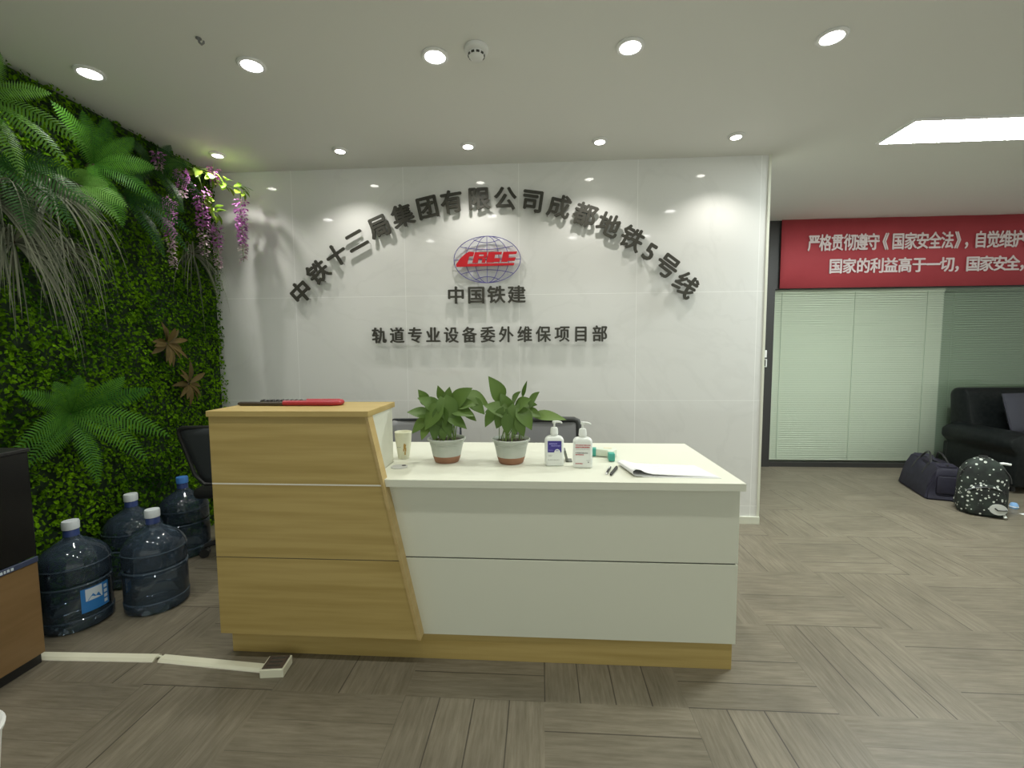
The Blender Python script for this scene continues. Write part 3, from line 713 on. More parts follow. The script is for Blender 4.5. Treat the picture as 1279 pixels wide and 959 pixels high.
for k in range(7):
    yy = -.06+k*.022; x0_, x1_ = -.10+rl.uniform(0, .03)-.03*(k/7), .11+rl.uniform(-.06, .02)-.03*(k/7)
    n_ = 6
    for i in range(n_):
        xa = x0_+(x1_-x0_)*i/n_; xb = xa+(x1_-x0_)/n_*.8; f = lambda X: .0185-.0095*(X+.16)/.32
        v = 1-.25*(yy+.085)/.19
        g.poly([(xa, yy, f(xa)*v+.002), (xb, yy, f(xb)*v+.002), (xb, yy+.003, f(xb)*v+.002), (xa, yy+.003, f(xa)*v+.002)])
g.build('written_lines', M['ink'], t)

# ================================================================== OFFICE CHAIRS behind the desk
def office_chair(label, loc, rz, meshm, topz=.86, wid=.46, fr=.013, fm='black', low=1.0):
    t = thing('office_chair', label, 'office chair', loc, rz)          # faces -Y, back at +Y
    st = G().box(-.235, .235, -.24, .22, .42, .49, .03, 3).build('seat', M['black'], t, True)
    hw = wid/2; zb = .52
    P = [((-hw+.03)*low, 0, zb), (-hw*(low*.7+.3), .012, zb+.06), (-hw+.005, .03, topz-.045), (-hw+.012, .033, topz-.022), (-hw+.035, .035, topz-.012), (0, .04, topz-.012), (hw-.035, .035, topz-.012), (hw-.012, .033, topz-.022), (hw-.005, .03, topz-.045), (hw*(low*.7+.3), .012, zb+.06), ((hw-.03)*low, 0, zb)]
    P = [(a, b_+.22, c) for a, b_, c in P]
    bf = G().tube(P, fr, 10, True).build('back_frame', M[fm], t, True)
    g = G(); rows = []
    for j in range(9):
        v = j/8; z = zb+.005+(topz-.02-zb)*v; hh = (hw-.008-(.02*(max(0, v-.9)/.1)+.03*(max(0, .12-v)/.12)))*(low+(1-low)*min(1, v/.85))
        rows.append([g.bm.verts.new((hh*(2*i/10-1), .22+.035*v+.018*(1-(2*i/10-1)**2), z)) for i in range(11)])
    for A, B in zip(rows, rows[1:]):
        for i in range(10): g.bm.faces.new((A[i], A[i+1], B[i+1], B[i]))
    o = g.build('back_mesh', meshm, t, True); md = o.modifiers.new('thick', 'SOLIDIFY'); md.thickness = .008
    G().tube([(0, .05, .41), (0, .27, .40), (0, .285, .50), (0, .262, .60)], .02, 10).build('back_bracket', M['black'], t, True)
    for s in (-1, 1):
        a = G().tube([(s*.22, -.02, .44), (s*.275, -.02, .47), (s*.275, -.02, .62)], .014, 8).build('armrest', M['black'], t, True)
        G().box(s*.275-.03, s*.275+.03, -.15, .10, .62, .645, .01, 2).build('arm_pad', M['black'], a, True)
    G().cyl((0, 0, .11), (0, 0, .42), .024, 16).build('gas_column', M['black'], t, True)
    for k in range(5):
        a = 2*PI*k/5+.3; c_, s_ = math.cos(a), math.sin(a)
        l = G().tube([(.02*c_, .02*s_, .12), (.16*c_, .16*s_, .098), (.27*c_, .27*s_, .072)], [.026, .02, .015], 8).build('base_leg', M['black'], t, True)
        G().tube([(.27*c_-.022*s_, .27*s_+.022*c_, .029), (.27*c_+.022*s_, .27*s_-.022*c_, .029)], .028, 14).build('caster', M['black'], l, True)
    return t
office_chair('grey mesh office chair behind the desk, between cabinet and left pothos', (-.77, 2.72, 0), .05, M['mesh'], .866, .49, .008, 'darkmesh')
office_chair('black framed grey mesh office chair behind the pump bottles', (.035, 2.70, 0), -.02, M['mesh'], .872, .43, .019, 'softblack')
office_chair('charcoal office chair in the gap between leafy wall and oak cabinet', (-1.92, 2.79, 0), math.radians(188), M['darkmesh'], .885, .54, .012, 'black', .62)

# ================================================================== WATER BOTTLES
def water_bottle(loc, rz, label, capm, labelled=False, src=None):
    if src is not None:
        t = copy_tree(src); t.location = loc; t.rotation_euler = (0, 0, rz); t['label'] = label; return t
    t = thing('water_bottle', label, 'water bottle', loc, rz, 'large water bottles by the leafy wall')
    R_ = .138
    prof = [(0, .012), (.10, .004), (R_-.012, 0), (R_, .012), (R_+.002, .05), (R_-.002, .058), (R_, .07), (R_, .20), (R_-.008, .208), (R_-.008, .226), (R_, .234), (R_, .305), (R_-.003, .326), (R_-.014, .350), (R_-.034, .374), (R_-.062, .394), (.052, .410), (.036, .422), (.030, .438), (.027, .460), (.027, .480)]
    body = G().lathe(prof, 48).build('body', M['pet'], t, True)
    for z in (.055, .217, .306):
        G().lathe([(R_-.003, z-.006), (R_+.002, z), (R_-.003, z+.006)], 48).build('ridge', M['petband'], body, True)
    G().lathe([(.031, .432), (.030, .470), (.0285, .475)], 28).build('neck_seal', M['neckblue'], t, True)
    return t
def cap(t, m):
    G().lathe([(.0285, .466), (.033, .468), (.0335, .500), (.031, .507), (0, .508)], 28).build('cap', m, t, True)
wb = water_bottle((-2.02, 2.155, 0), .3, 'clear blue water bottle with white cap standing frontmost on open floor', None)
b2 = water_bottle((-2.285, 1.985, 0), 1.1, 'blue water bottle with blue and white label next to the brown cabinet', None, src=wb)
b3 = water_bottle((-2.365, 2.39, 0), 2.0, 'blue water bottle half hidden behind the frontmost bottle, white cap', None, src=wb)
b4 = water_bottle((-2.345, 2.74, 0), 2.7, 'water bottle with bright blue cap, farthest back beside the oak cabinet', None, src=wb)
for b_, m_ in ((wb, M['capwhite']), (b2, M['capwhite']), (b3, M['capwhite']), (b4, M['capblue'])): cap(b_, m_)
def wrap(t, a0, a1, z0, z1, m, name, r=.1405, parent=None):
    g = G(); n = 14; A = [g.bm.verts.new((r*math.cos(a0+(a1-a0)*i/n), r*math.sin(a0+(a1-a0)*i/n), z0)) for i in range(n+1)]
    B = [g.bm.verts.new((r*math.cos(a0+(a1-a0)*i/n), r*math.sin(a0+(a1-a0)*i/n), z1)) for i in range(n+1)]
    for i in range(n): g.bm.faces.new((A[i], A[i+1], B[i+1], B[i]))
    return g.build(name, m, parent or t, True)
off = -1.1
LB = wrap(b2, -.62+off, .22+off, .085, .200, M['lblblue'], 'label')
wrap(b2, -.50+off, -.02+off, .138, .196, M['lblwhite'], 'label_picture', .1412, LB)
g = G(); r = .1418
def wp(a, z): return (r*math.cos(a+off), r*math.sin(a+off), z)
g.poly([wp(-.46, .140), wp(-.30, .168), wp(-.22, .152), wp(-.14, .164), wp(-.06, .140)]); g.build('label_mountain', M['lblblue'], LB)
g = G()
for k in range(4): g.poly([wp(.03, .186-k*.024), wp(.15, .186-k*.024), wp(.15, .170-k*.024), wp(.03, .170-k*.024)])
g.build('label_print', M['lblwhite'], LB)

# ================================================================== BROWN AND BLACK CABINET at the left
t = thing('drinks_cabinet', 'brown wooden cabinet with glossy black upper half at the left edge', 'cabinet', (-2.28, 1.46, 0))
G().box(-.155, .145, -.24, .235, 0, .045).build('plinth', M['black'], t)
G().box(-.155, .150, -.24, .235, .045, .44, .002, 1).build('carcass', M['blackgloss'], t)
dr = G().box(.150, .165, -.238, .237, .048, .445, .002, 1).build('door', M['brownwood'], t)
hs = G().box(.160, .170, -.16, .237, .447, .470, .002, 1).build('handle_strip', M['tag'], dr)
g = G(); words2 = []
y = .03
for k in range(9):
    w_ = rl.uniform(.006, .012); g.box(.1698, .1706, y, y+w_, .453, .464); y += w_+.004
g.build('strip_lettering', M['lblwhite'], hs)
g = G(); g.tube([(.1695, .0, .4585), (.1708, .0, .4585)], .007, 14); g.build('strip_mark', M['lampwhite'], hs)
G().box(-.155, .165, -.24, .237, .472, .915, .004, 2).build('upper_case', M['blackgloss'], t)
G().box(-.158, .172, -.243, .240, .915, .93, .003, 2).build('top_plate', M['black'], t)

# white bin at the lower left corner
t = thing('waste_bin', 'white waste bin cut off at the lower left corner', 'bin', (-1.61, 1.01, 0))
G().lathe([(0, .0005), (.095, .0005), (.10, .006), (.125, .275), (.122, .277), (.096, .012), (0, .010)], 40).build('body', M['lampwhite'], t, True)
G().lathe([(.122, .27), (.130, .272), (.132, .282), (.126, .288), (.119, .284), (.122, .27)], 40).build('rim', M['lampwhite'], t, True)

# floor trunking and floor socket
def trunk(x0, y0, x1, y1, label):
    t = thing('cable_trunking', label, 'cable trunking', ((x0+x1)/2, (y0+y1)/2, 0), math.atan2(y1-y0, x1-x0))
    L_ = math.hypot(x1-x0, y1-y0)/2
    g = G(); g.prism([(-.023, 0), (.023, 0), (.023, .004), (.014, .012), (-.014, .012), (-.023, .004)], lambda a, b_: (-L_, a, b_), lambda a, b_: (L_, a, b_)); g.build('cover', M['ivory'], t)
    g = G(); g.box(-L_+.001, L_-.001, -.0255, .0255, 0, .0028); g.build('base_strip', M['strip'], t)
    return t
trunk(-2.20, 1.727, -1.655, 1.742, 'ivory floor cable cover running out from under the brown cabinet')
trunk(-1.632, 1.742, -1.155, 1.708, 'ivory floor cable cover ending at the floor socket box')
G_ = G().tube([(-1.665, 1.742, .006), (-1.645, 1.743, .012), (-1.625, 1.742, .006)], .005, 8).build('cable', M['cream'], None, True)
tag(G_, 'short cream cable showing in the gap between two floor cable covers', 'cable')
t = thing('floor_socket', 'ivory floor socket box with brown lid in front of the oak cabinet', 'floor socket', (-1.095, 1.700, 0), .12)
G().box(-.047, .047, -.044, .044, 0, .036, .003, 2).build('box', M['ivory'], t)
lid = G().box(-.041, .041, -.038, .038, .036, .0395, .002, 2).build('lid', M['brownlid'], t)
g = G()
for k in range(3): g.box(-.027, .027, -.026+k*.022, -.019+k*.022, .0394, .0405)
g.build('socket_slots', M['slot'], lid)

# ================================================================== FAR ROOM: sofa, bags
t = thing('sofa', 'black leather sofa in front of the dark blind', 'sofa', (5.06, 4.62, 0))
G().box(-.80, 1.1, -.36, .36, .06, .34, .02, 2).build('base', M['blackleather'], t, True)
G().box(-.62, .14, -.44, .16, .33, .47, .05, 4).build('seat_cushion', M['blackleather'], t, True)
G().box(.15, .92, -.44, .16, .33, .47, .05, 4).build('seat_cushion', M['blackleather'], t, True)
g = G(); g.prism([(.10, .34), (.38, .34), (.42, .84), (.38, .90), (.26, .90), (.20, .84)], lambda a, b_: (-.72, a, b_), lambda a, b_: (1.05, a, b_), .035); g.build('backrest', M['blackleather'], t, True)
g = G(); g.prism([(-.84, .06), (-.64, .06), (-.60, .42), (-.62, .51), (-.70, .55), (-.80, .54), (-.88, .49), (-.88, .41), (-.82, .35)], lambda a, b_: (a, -.42, b_), lambda a, b_: (a, .30, b_), .025); g.build('armrest', M['blackleather'], t, True)
g = G(); g.prism([(1.25, .06), (.95, .06), (.92, .48), (.95, .58), (1.1, .62), (1.25, .58), (1.28, .50)], lambda a, b_: (a, -.42, b_), lambda a, b_: (a, .30, b_), .025); g.build('armrest', M['blackleather'], t, True)
for x in (-.74, 1.0):
    for y in (-.30, .28): G().cyl((x, y, 0), (x, y, .065), .025).build('foot', M['black'], t, True)
def pillow(loc, sx, sz, th, rot, m, label):
    t = bpy.data.objects.new('cushion', None); g = G(); n = 12; F_ = []
    bm = bmesh.new(); bmesh.ops.create_cube(bm, size=2); bmesh.ops.subdivide_edges(bm, edges=list(bm.edges), cuts=9, use_grid_fill=True)
    for v in bm.verts:
        x, y, z = v.co; k = max(0, (1-x**4)*(1-z**4)); v.co = Vector((x*sx*(1-.08*(1-abs(z))**2*0), y*th*(.12+.88*k**.5), z*sz))
    g.add(bm); o = g.build('cushion', m, None, True); o.location = loc; o.rotation_euler = rot
    return tag(o, label, 'cushion')
pillow((4.72, 4.62, .675), .26, .20, .06, (-.25, 0, .25), M['navyleather'], 'slate grey cushion leaning on the left of the sofa back')
pillow((5.08, 4.50, .70), .24, .23, .08, (-.2, 0, -.2), M['black'], 'black cushion at the far right edge of the photo on the sofa')
t = thing('folded_paper', 'pale bluish folded paper lying on the sofa seat', 'paper', (4.86, 4.32, .47), -.5)
g = G(); g.poly([(-.10, -.03, .05), (-.085, -.055, .048), (.0, -.03, .012), (.15, .0, .006), (.15, .03, .008), (.0, .02, .016)]); o = g.build('sheet', mat('bluish_paper', (.55, .68, .72), .6), t); md = o.modifiers.new('thick', 'SOLIDIFY'); md.thickness = .002
g = G(); g.poly([(-.06, .0, .004), (.14, .02, .003), (.14, .06, .003), (-.04, .05, .004)]); o = g.build('under_sheet', M['paper'], t); md = o.modifiers.new('thick', 'SOLIDIFY'); md.thickness = .002

# duffel bag
t = thing('duffel_bag', 'dark navy duffel bag on the floor against the sofa', 'duffel bag', (3.58, 4.26, 0), math.radians(72))
g = G(); bm = bmesh.new(); bmesh.ops.create_cube(bm, size=2); bmesh.ops.subdivide_edges(bm, edges=list(bm.edges), cuts=7, use_grid_fill=True)
for v in bm.verts:
    x, y, z = v.co; u = (z+1)/2
    hx = .29-.035*u+.010*math.sin(3*z); hy = .155-.085*u**1.6
    bul = 1+.05*(1-x*x)*(1-z*z)
    zz = .30*u-.018*(1-abs(x))**2*(u > .9)+(.012*math.sin(7*x) if u > .9 else 0)
    v.co = Vector((x*hx*(1 if abs(x) < .99 else 1), y*hy*bul, zz))
bmesh.ops.bevel(bm, geom=[e for e in bm.edges if e.calc_face_angle(0) > 1.0], offset=.014, segments=2, affect='EDGES')
g.add(bm); body = g.build('body', M['navy'], t, True)
G().tube([(-.24, 0, .298), (-.1, 0, .292), (.1, 0, .292), (.24, 0, .298)], .006, 6).build('zip', M['black'], t, True)
for s in (-1, 1):
    P = [(-.10, s*.118, .19), (-.10, s*.085, .27)] + [(-.10+.20*k/10, s*(.06-.02*math.sin(PI*k/10)), .295+.075*math.sin(PI*k/10)) for k in range(11)] + [(.10, s*.085, .27), (.10, s*.118, .19)]
    G().tube(P, .008, 8).build('handle', M['black'], t, True)
G().box(.262, .285, -.085, .085, .05, .22, .02, 3).build('end_pocket', M['navy'], t, True)
G().box(-.285, -.262, -.085, .085, .05, .22, .02, 3).build('end_pocket', M['navy'], t, True)

# backpack
t = thing('backpack', 'black backpack with pale dots standing in front of the sofa', 'backpack', (3.50, 3.72, 0), math.radians(-28))
def bagbody(hx0, hy0, H, n=14, m=28, topx=.62):
    g = G(); rings = []
    for j in range(n+1):
        u = j/n
        if u < .08: f = .90+.10*(u/.08)
        elif u < .55: f = 1.0
        else: f = math.sqrt(max(0, 1-((u-.55)/.47)**2.4))
        hx = hx0*(topx*.0+f); hy = hy0*(1-.18*u)*(.35+.65*f)
        ring = []
        for k in range(m):
            a = 2*PI*k/m; c_, s_ = math.cos(a), math.sin(a); e = .62
            ring.append(g.bm.verts.new((hx*abs(c_)**e*(1 if c_ > 0 else -1), hy*abs(s_)**e*(1 if s_ > 0 else -1), H*u)))
        rings.append(ring)
    g.bm.faces.new(rings[0][::-1]); g.bm.faces.new(rings[-1])
    for A, B in zip(rings, rings[1:]):
        for k in range(m): g.bm.faces.new((A[k], A[(k+1) % m], B[(k+1) % m], B[k]))
    return g
bagbody(.145, .085, .445).build('body', M['dots'], t, True)
g = bagbody(.112, .035, .23)
for v in g.bm.verts: v.co += Vector((0, -.085, .02))
pk = g.build('front_pocket', M['dots'], t, True)
g = G(); g.tube([(-.115+.23*k/10, -.112, .20+.035*math.sin(PI*k/10)) for k in range(11)], .004, 6); g.build('pocket_zip', M['black'], pk, True)
g = G(); P = [(.128*math.cos(PI*k/14)*1.15, -.045, .27+.145*math.sin(PI*k/14)) for k in range(15)]; g.tube(P, .005, 6); g.build('zip', M['black'], t, True)
for s in (-1, 1):
    g = G(); P = [(s*.06, .05, .40), (s*.085, .10, .33), (s*.10, .115, .22), (s*.12, .095, .10), (s*.14, .07, .04)]
    g.tube(P, [.012, .018, .018, .014, .008], 8); g.build('strap', M['dots'], t, True)
G().tube([(-.035, .02, .425), (-.02, .02, .455), (.02, .02, .455), (.035, .02, .425)], .007, 8).build('grab_loop', M['black'], t, True)
bd = G(); bd.prism([(.065+.050*math.cos(2*PI*k/28), .075+.042*math.sin(2*PI*k/28)) for k in range(28)], lambda a, b_: (a, -.128, b_), lambda a, b_: (a, -.122, b_)); bd = bd.build('badge', mat('badge_grey', (.55, .56, .52), .6), t)
g = G(); g.tube([(.045, -.130, .085), (.060, -.130, .070), (.085, -.130, .072), (.112, -.130, .078)], .0045, 6); g.build('badge_mark', M['black'], bd, True)
g = G(); g.tube([(.10, -.09, .045), (.105, -.11, .03), (.108, -.12, .016)], [.006, .009, .011], 8); g.build('zip_tassel', M['bottle'], t, True)
g = G(); g.tube([(.08, .03, .40), (.12, .04, .405), (.165, .045, .40)], [.006, .011, .009], 8); g.build('strap_tag', M['bottle'], t, True)
t = thing('plastic_cap', 'small pale blue cap lying on the floor behind the backpack', 'bottle cap', (3.87, 3.84, 0), .3)
G().lathe([(0, .0005), (.025, .0005), (.028, .01), (.027, .03), (.018, .045), (0, .05)], 20).build('shell', M['bluebit'], t, True)
G().lathe([(.027, .012), (.030, .016), (.027, .02)], 20).build('band', M['lampwhite'], t, True)
t = thing('paper_scrap', 'white slip of paper on the floor to the right of the backpack', 'paper', (3.86, 3.70, 0), .1)
g = G(); g.prism([(-.08, -.02), (.08, -.025), (.09, .02), (-.07, .025)], lambda a, b_: (a, b_, .0004), lambda a, b_: (a, b_, .002)); g.build('slip', M['paper'], t)

# ================================================================== LEAFY WALL
XF = -2.56
rng = np.random.default_rng(4)
def hedge():
    N = 34000
    y = rng.uniform(.9, YW-.01, N); z = rng.uniform(.0, HC-.012, N)
    keep = y > .95; y, z = y[keep], z[keep]; N = len(y)
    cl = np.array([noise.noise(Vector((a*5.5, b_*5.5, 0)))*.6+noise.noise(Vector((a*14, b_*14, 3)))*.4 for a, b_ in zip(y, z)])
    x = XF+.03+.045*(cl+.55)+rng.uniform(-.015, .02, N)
    # leaf frame
    nrm = np.stack([np.ones(N), rng.normal(0, .55, N), rng.normal(.35, .5, N)], 1); nrm /= np.linalg.norm(nrm, axis=1)[:, None]
    d = np.stack([rng.normal(.25, .3, N), rng.normal(0, 1, N), rng.normal(-.25, 1, N)], 1)
    d -= nrm*(d*nrm).sum(1)[:, None]; d /= np.linalg.norm(d, axis=1)[:, None]; s = np.cross(nrm, d)
    L_ = rng.uniform(.016, .030, N)[:, None]; W_ = L_*rng.uniform(.28, .42, N)[:, None]
    b = np.stack([x, y, z], 1)
    V = np.stack([b, b+d*L_*.5+s*W_-nrm*-.002, b+d*L_-nrm*L_*.25, b+d*L_*.5-s*W_+nrm*.002, b+d*L_*.5-nrm*L_*.08], 1).reshape(-1, 3)
    i = np.arange(N)*5
    F = np.concatenate([np.stack([i, i+1, i+4], 1), np.stack([i+1, i+2, i+4], 1), np.stack([i+2, i+3, i+4], 1), np.stack([i+3, i, i+4], 1)]).tolist()
    V[:, 2] = np.clip(V[:, 2], .004, HC-.004); V[:, 1] = np.minimum(V[:, 1], YW-.004)
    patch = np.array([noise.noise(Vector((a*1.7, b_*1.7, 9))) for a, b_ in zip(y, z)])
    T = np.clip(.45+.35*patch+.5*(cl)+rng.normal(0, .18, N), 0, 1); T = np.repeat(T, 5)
    return V, F, T
V, F, T = hedge()
hd = leafmesh('hedge_foliage', V, F, T, M['moss']); tag(hd, 'dense small green leaves covering the whole left wall', 'artificial hedge', kind='stuff')
bk = struct(G().box(XF, XF+.02, .9, YW-.002, 0, HC-.002).build('trim_2', mat('hedge_backing', (.012, .03, .008), .9)))

def frond(t, base, d, L_, W_, droop, m, rd, up=(1, -.3, .2), n=30, name='frond'):
    """pinnate frond: rachis with paired leaflets"""
    V, F, T = [], [], []; d = Vector(d).normalized(); upv_ = Vector(up); sd = d.cross(upv_).normalized(); nn = sd.cross(d).normalized()
    base = Vector(base); prev = None; pts = []
    for k in range(n+1):
        u = k/n; pts.append(base+d*(L_*u)+nn*(L_*.16*math.sin(PI*u*.8))+Vector((0, 0, -droop*L_*u*u)))
    tn = rd.uniform(.25, .8)
    for k in range(1, n+1):
        u = k/n; p = pts[k]; tg = (pts[k]-pts[k-1]).normalized(); s2 = tg.cross(nn).normalized(); n2 = s2.cross(tg)
        wl = W_*(math.sin(PI*min(1, .12+.9*u))**.7)*(1 if u < .97 else .5); lw = L_/n*.66
        for s_ in (-1, 1):
            q = s2*s_+tg*.38; q.normalize(); i0 = len(V); tj = min(1, max(0, tn+rd.uniform(-.15, .15)))
            dr = Vector((0, 0, -.22*wl))
            for (a, wd) in ((0, .45), (.5, .5), (1, .05)):
                c = p+q*(wl*a)+dr*a*a-n2*(.06*wl*a)
                V.append(c-tg*lw*wd); V.append(c+tg*lw*wd); T += [tj, tj]
            F.append((i0, i0+1, i0+3, i0+2)); F.append((i0+2, i0+3, i0+5, i0+4))
        i0 = len(V); r_ = .0022*(1.2-u)
        V += [pts[k-1]-s2*r_+n2*.001, pts[k-1]+s2*r_+n2*.001, pts[k]+s2*r_+n2*.001, pts[k]-s2*r_+n2*.001]; T += [tn*.4]*4; F.append((i0, i0+1, i0+2, i0+3))
    return leafmesh(name, V, F, T, m, t)
def fern(loc, label, specs, m, seed, W_=.05, name='fern', cat='fern', group=None):
    rd = random.Random(seed); t = thing(name, label, cat, loc, 0, group)
    for (dx, dy, dz, L_, dr) in specs: frond(t, (.0, 0, 0), (dx, dy, dz), L_, W_*rd.uniform(.9, 1.1), dr, m, rd)
    g = G(); g.tube([(-.07, 0, -.01), (-.03, 0, 0), (.004, 0, .0)], [.006, .009, .007], 8); g.build('crown', M['twig'], t, True)
    return t
XA = -2.47
# fronds given by their spread angle in the plane of the wall's view (0 right, 90 up), length, droop and reach into the room
def spread(a, reach):
    a = math.radians(a); c_, s_ = math.cos(a), math.sin(a)
    h_ = Vector((.62, .78, 0))*c_ if c_ > 0 else Vector((.04, 1, 0))*c_
    return (h_.x+.74*reach, h_.y-.67*reach, s_)
def fan(rows): return [(*spread(a, rc), L_, dr) for a, L_, dr, rc in rows]
fern((XA, 2.19, 1.0), 'large green fern low on the leafy wall above the water bottles', fan([(142, .36, .12, .25), (112, .24, .05, .3), (82, .24, .05, .3), (48, .34, .15, .2), (30, .40, .20, .15), (2, .42, .45, .25), (-25, .34, .5, .3), (172, .40, .55, .30), (196, .34, .5, .35), (-78, .36, .15, .3), (215, .26, .4, .4)]), M['fern'], 21, .062)
fern((XA, 1.90, 2.44), 'green fern high at the left edge of the leafy wall', fan([(100, .26, .1, .3), (70, .26, .15, .3), (30, .30, .25, .3), (-8, .38, .3, .3), (-35, .36, .2, .3), (-70, .36, .1, .3), (140, .26, .2, .3), (190, .3, .4, .3)]), M['fern2'], 22, .050)
fern((XA, 1.95, 2.20), 'broad dark fern hanging at the left edge above the grey grass', fan([(-20, .36, .2, .3), (-48, .38, .1, .3), (-75, .36, .1, .3), (10, .3, .3, .3), (200, .32, .3, .3), (230, .3, .2, .3)]), M['ferndark'], 23, .066)
fern((XA, 2.42, 2.36), 'tall upright fern near the ceiling in the middle of the leafy wall', fan([(135, .36, .08, .2), (105, .28, .05, .25), (78, .28, .05, .25), (50, .28, .1, .25), (20, .30, .25, .3), (-20, .30, .3, .3), (-75, .34, .1, .2), (-105, .30, .1, .25)]), M['fern'], 24, .062)
fern((XA, 2.27, 2.20), 'light green fern tuft in the middle of the upper leafy wall', fan([(25, .20, .3, .5), (0, .26, .4, .45), (-25, .24, .45, .5), (60, .16, .3, .5), (-60, .22, .2, .4), (120, .14, .3, .5)]), M['fern2'], 25, .050)
fern((XA, 2.60, 2.24), 'drooping dark fern left of the purple flowers', fan([(10, .30, .35, .3), (-15, .34, .35, .3), (-40, .38, .25, .3), (-65, .36, .15, .3), (200, .28, .3, .3), (70, .2, .2, .3)]), M['ferndark'], 26, .055)
fern((XA, 2.80, 2.50), 'dark fern under the ceiling to the left of the flower vine', fan([(25, .24, .2, .25), (60, .2, .1, .25), (150, .28, .2, .2), (-20, .28, .3, .3), (210, .28, .3, .3), (-60, .28, .2, .3)]), M['ferndark'], 27, .052)
fern((XA, 1.62, 2.32), 'green fern at the extreme left edge under the ceiling', fan([(40, .32, .2, .3), (75, .28, .15, .3), (5, .34, .3, .3), (-30, .32, .3, .3), (150, .3, .3, .3)]), M['fern'], 28, .054)

def blades(t, n, L0, L1, rd, m, wid=.0045, name='blade'):
    for k in range(n):
        a = rd.uniform(-50, 140) if rd.random() < .78 else rd.uniform(150, 285)
        d = Vector(spread(a, rd.uniform(.15, .6))).normalized(); L_ = rd.uniform(L0, L1); dr = rd.uniform(.7, 1.5)
        V, F, T = [], [], []; sd = d.cross(Vector((.74, -.67, .15))).normalized(); tn = rd.random(); N = 9
        for i in range(N+1):
            u = i/N; c = d*(L_*u*(1-.25*u*u))+Vector((0, 0, -dr*L_*u**2.4)); w_ = wid*(1-u**3)*(.6+.4*min(1, u*6))
            V += [c-sd*w_, c+Vector((0, 0, -.0012)), c+sd*w_]; T += [tn]*3
        for i in range(N): F += [(3*i, 3*i+1, 3*i+4, 3*i+3), (3*i+1, 3*i+2, 3*i+5, 3*i+4)]
        leafmesh(name, V, F, T, m, t)
def spray(loc, label, n, L0, L1, seed, m=M['grass'], wid=.0045):
    t = thing('grass_spray', label, 'artificial grass', loc, 0); rd = random.Random(seed)
    blades(t, n, L0, L1, rd, m, wid)
    G().tube([(-.08, 0, -.01), (-.02, 0, 0), (.006, 0, 0)], [.006, .010, .006], 8).build('crown', M['twig'], t, True)
    return t
spray((XA, 1.92, 2.02), 'thick grey-green grass spray at the left edge of the leafy wall', 90, .22, .46, 31, wid=.0038)
spray((XA, 2.19, 2.14), 'brownish grass spray with long arching blades beside the light fern tuft', 60, .22, .40, 32, wid=.0036)
spray((XA, 2.00, 1.84), 'grey grass spray hanging lowest at the left, above the big fern', 90, .16, .36, 33, wid=.0036)
spray((XA, 2.23, 1.86), 'grey wispy grass tuft to the right of the lowest hanging grass', 60, .12, .26, 34, wid=.003)
spray((XA, 3.10, 2.02), 'grey-green grass spray hanging under the purple flowers', 60, .16, .32, 35, wid=.003)
# rusty leafed plants
for (y, z, lab, sd) in ((2.83, 1.38, 'rusty brown leaf rosette, the larger and higher of two', 41), (2.99, 1.10, 'rusty brown leaf rosette close to the oak cabinet, the lower one', 42)):
    t = thing('brown_rosette', lab, 'artificial plant', (XA, y, z)); rd = random.Random(sd)
    for k in range(14):
        a = 2*PI*k/14+rd.uniform(-.2, .2); V, F, T = [], [], []
        d = Vector((rd.uniform(.3, .8), math.cos(a), math.sin(a)-.15)).normalized()
        leaf_geo(V, F, T, d*.01, d, (1, 0, .4), rd.uniform(.10, .16), rd.uniform(.014, .022), rd.uniform(.2, .6), .2, rd.random(), False)
        leafmesh('leaf', V, F, T, M['rust'], t, True)
    G().tube([(-.07, 0, -.01), (-.02, 0, 0), (.004, 0, 0)], [.005, .008, .006], 8).build('crown', M['twig'], t, True)

# hanging flower strands (top x, y, z, length, width, pale lower share)
def strand(loc, L_, W_, label, seed, pale=.35, dull=0):
    t = thing('flower_strand', label, 'artificial flowers', loc, 0, 'hanging purple flower strands'); rd = random.Random(seed)
    for (u0, u1, m, nm, cnt) in ((0, 1-pale, M['petal'], 'purple_petals', int(330*L_*(1-pale)/.4)), (1-pale, 1, M['petalpale'], 'pale_petals', int(200*L_*pale/.4))):
        V, F, T = [], [], []
        for k in range(cnt):
            u = rd.uniform(u0, u1); a = rd.uniform(0, 2*PI); r_ = W_*(1-.62*u)*rd.uniform(.35, 1)
            c = Vector((r_*math.cos(a), r_*math.sin(a), -L_*u)); d = Vector((math.cos(a), math.sin(a), rd.uniform(-.9, .4))).normalized()
            leaf_geo(V, F, T, c, d, (rd.uniform(-.4, .4), rd.uniform(-.4, .4), 1), rd.uniform(.014, .024), rd.uniform(.006, .011), rd.uniform(-.2, .5), .35, rd.random(), False, 3)
        leafmesh(nm, V, F, T, m, t)
    G().tube([(0, 0, .03), (0, 0, -L_*.5), (0, 0, -L_)], .0018, 6).build('stem', M['stem'], t, True)
    return t
strand((-2.18, 3.23, 2.42), .44, .042, 'hanging purple flower strand farthest right, in front of the pale wall', 51, .28)
strand((-2.33, 3.17, 2.23), .30, .038, 'hanging purple flower strand between the thick one and the rightmost', 52, .5)
strand((-2.36, 3.08, 2.46), .46, .055, 'thickest hanging purple flower strand in the middle of the vine', 53, .40)
strand((-2.40, 2.84, 2.31), .44, .036, 'hanging dusky purple flower strand farthest left on the vine', 54, .45)
strand((-2.385, 2.94, 2.53), .17, .045, 'short purple flower cluster near the ceiling at the vine left', 55, .3)
strand((-2.32, 3.16, 2.63), .14, .032, 'short bright purple flower cluster nearest the ceiling', 56, .25)
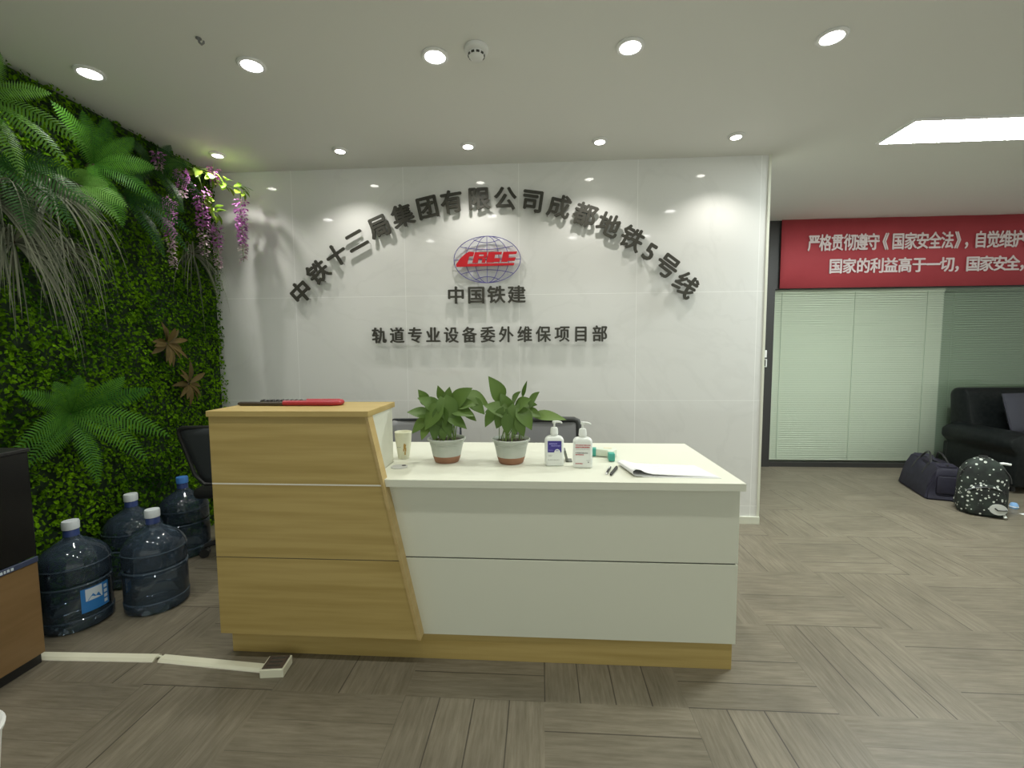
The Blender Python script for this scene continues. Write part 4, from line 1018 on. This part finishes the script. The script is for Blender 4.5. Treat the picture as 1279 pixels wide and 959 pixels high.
strand((-2.42, 2.80, 2.58), .10, .030, 'small dim purple flower cluster among the dark ferns', 57, .4)
# vine with lime leaves that carries the flowers
t = thing('leafy_vine', 'lime green leafy vine above the hanging purple flowers', 'artificial vine', (-2.36, 3.05, 2.55)); rd = random.Random(61)
P = [(-.16, -.22, .03), (-.05, -.10, .04), (.0, .0, .02), (.05, .08, .0), (.08, .14, -.02), (.18, .18, -.055), (.18, .18, -.12)]
g = G(); g.tube(P, .003, 6); g.tube([(.0, .0, .02), (.0, .03, -.06), (.02, .10, -.20), (.03, .12, -.28)], .0025, 6); g.tube([(.0, .0, .02), (.03, .09, .07), (.04, .11, .08)], .0025, 6); g.build('twig', M['stem'], t, True)
for (px_, n_) in ((P[1], 6), (P[2], 8), (P[3], 8), (P[4], 6), (P[5], 12), ((.0, .05, -.10), 6), ((.015, .09, -.17), 7), ((.025, .11, -.24), 6), ((-.10, -.15, .03), 4)):
    for k in range(n_):
        V, F, T = [], [], []; a = rd.uniform(0, 2*PI)
        d = Vector((rd.uniform(.0, .8), math.cos(a), rd.uniform(-.9, .35))).normalized(); b0 = Vector(px_)+Vector((rd.uniform(-.01, .03), rd.uniform(-.03, .03), rd.uniform(-.03, .03)))
        leaf_geo(V, F, T, b0, d, (.5, 0, 1), rd.uniform(.05, .09), rd.uniform(.015, .025), rd.uniform(.1, .5), .2, rd.random(), False)
        leafmesh('leaf', V, F, T, M['lime'], t, True)

# repeats of a kind share a group phrase
for pre, grp in (('office_chair', 'office chairs around the desk'), ('pump_bottle', 'pump bottles on the worktop'), ('pen', 'pens on the worktop'), ('venetian_blind', 'venetian blinds of the glass partition'), ('fern', 'ferns on the leafy wall'),
                 ('grass_spray', 'grass sprays on the leafy wall'), ('brown_rosette', 'brown rosettes on the leafy wall'), ('potted_pothos', 'potted plants on the worktop'), ('cable_trunking', 'floor cable covers'), ('cushion', 'cushions on the sofa')):
    for o in scene.objects:
        if o.parent is None and o.name.split('.')[0] == pre and 'label' in o: o['group'] = grp
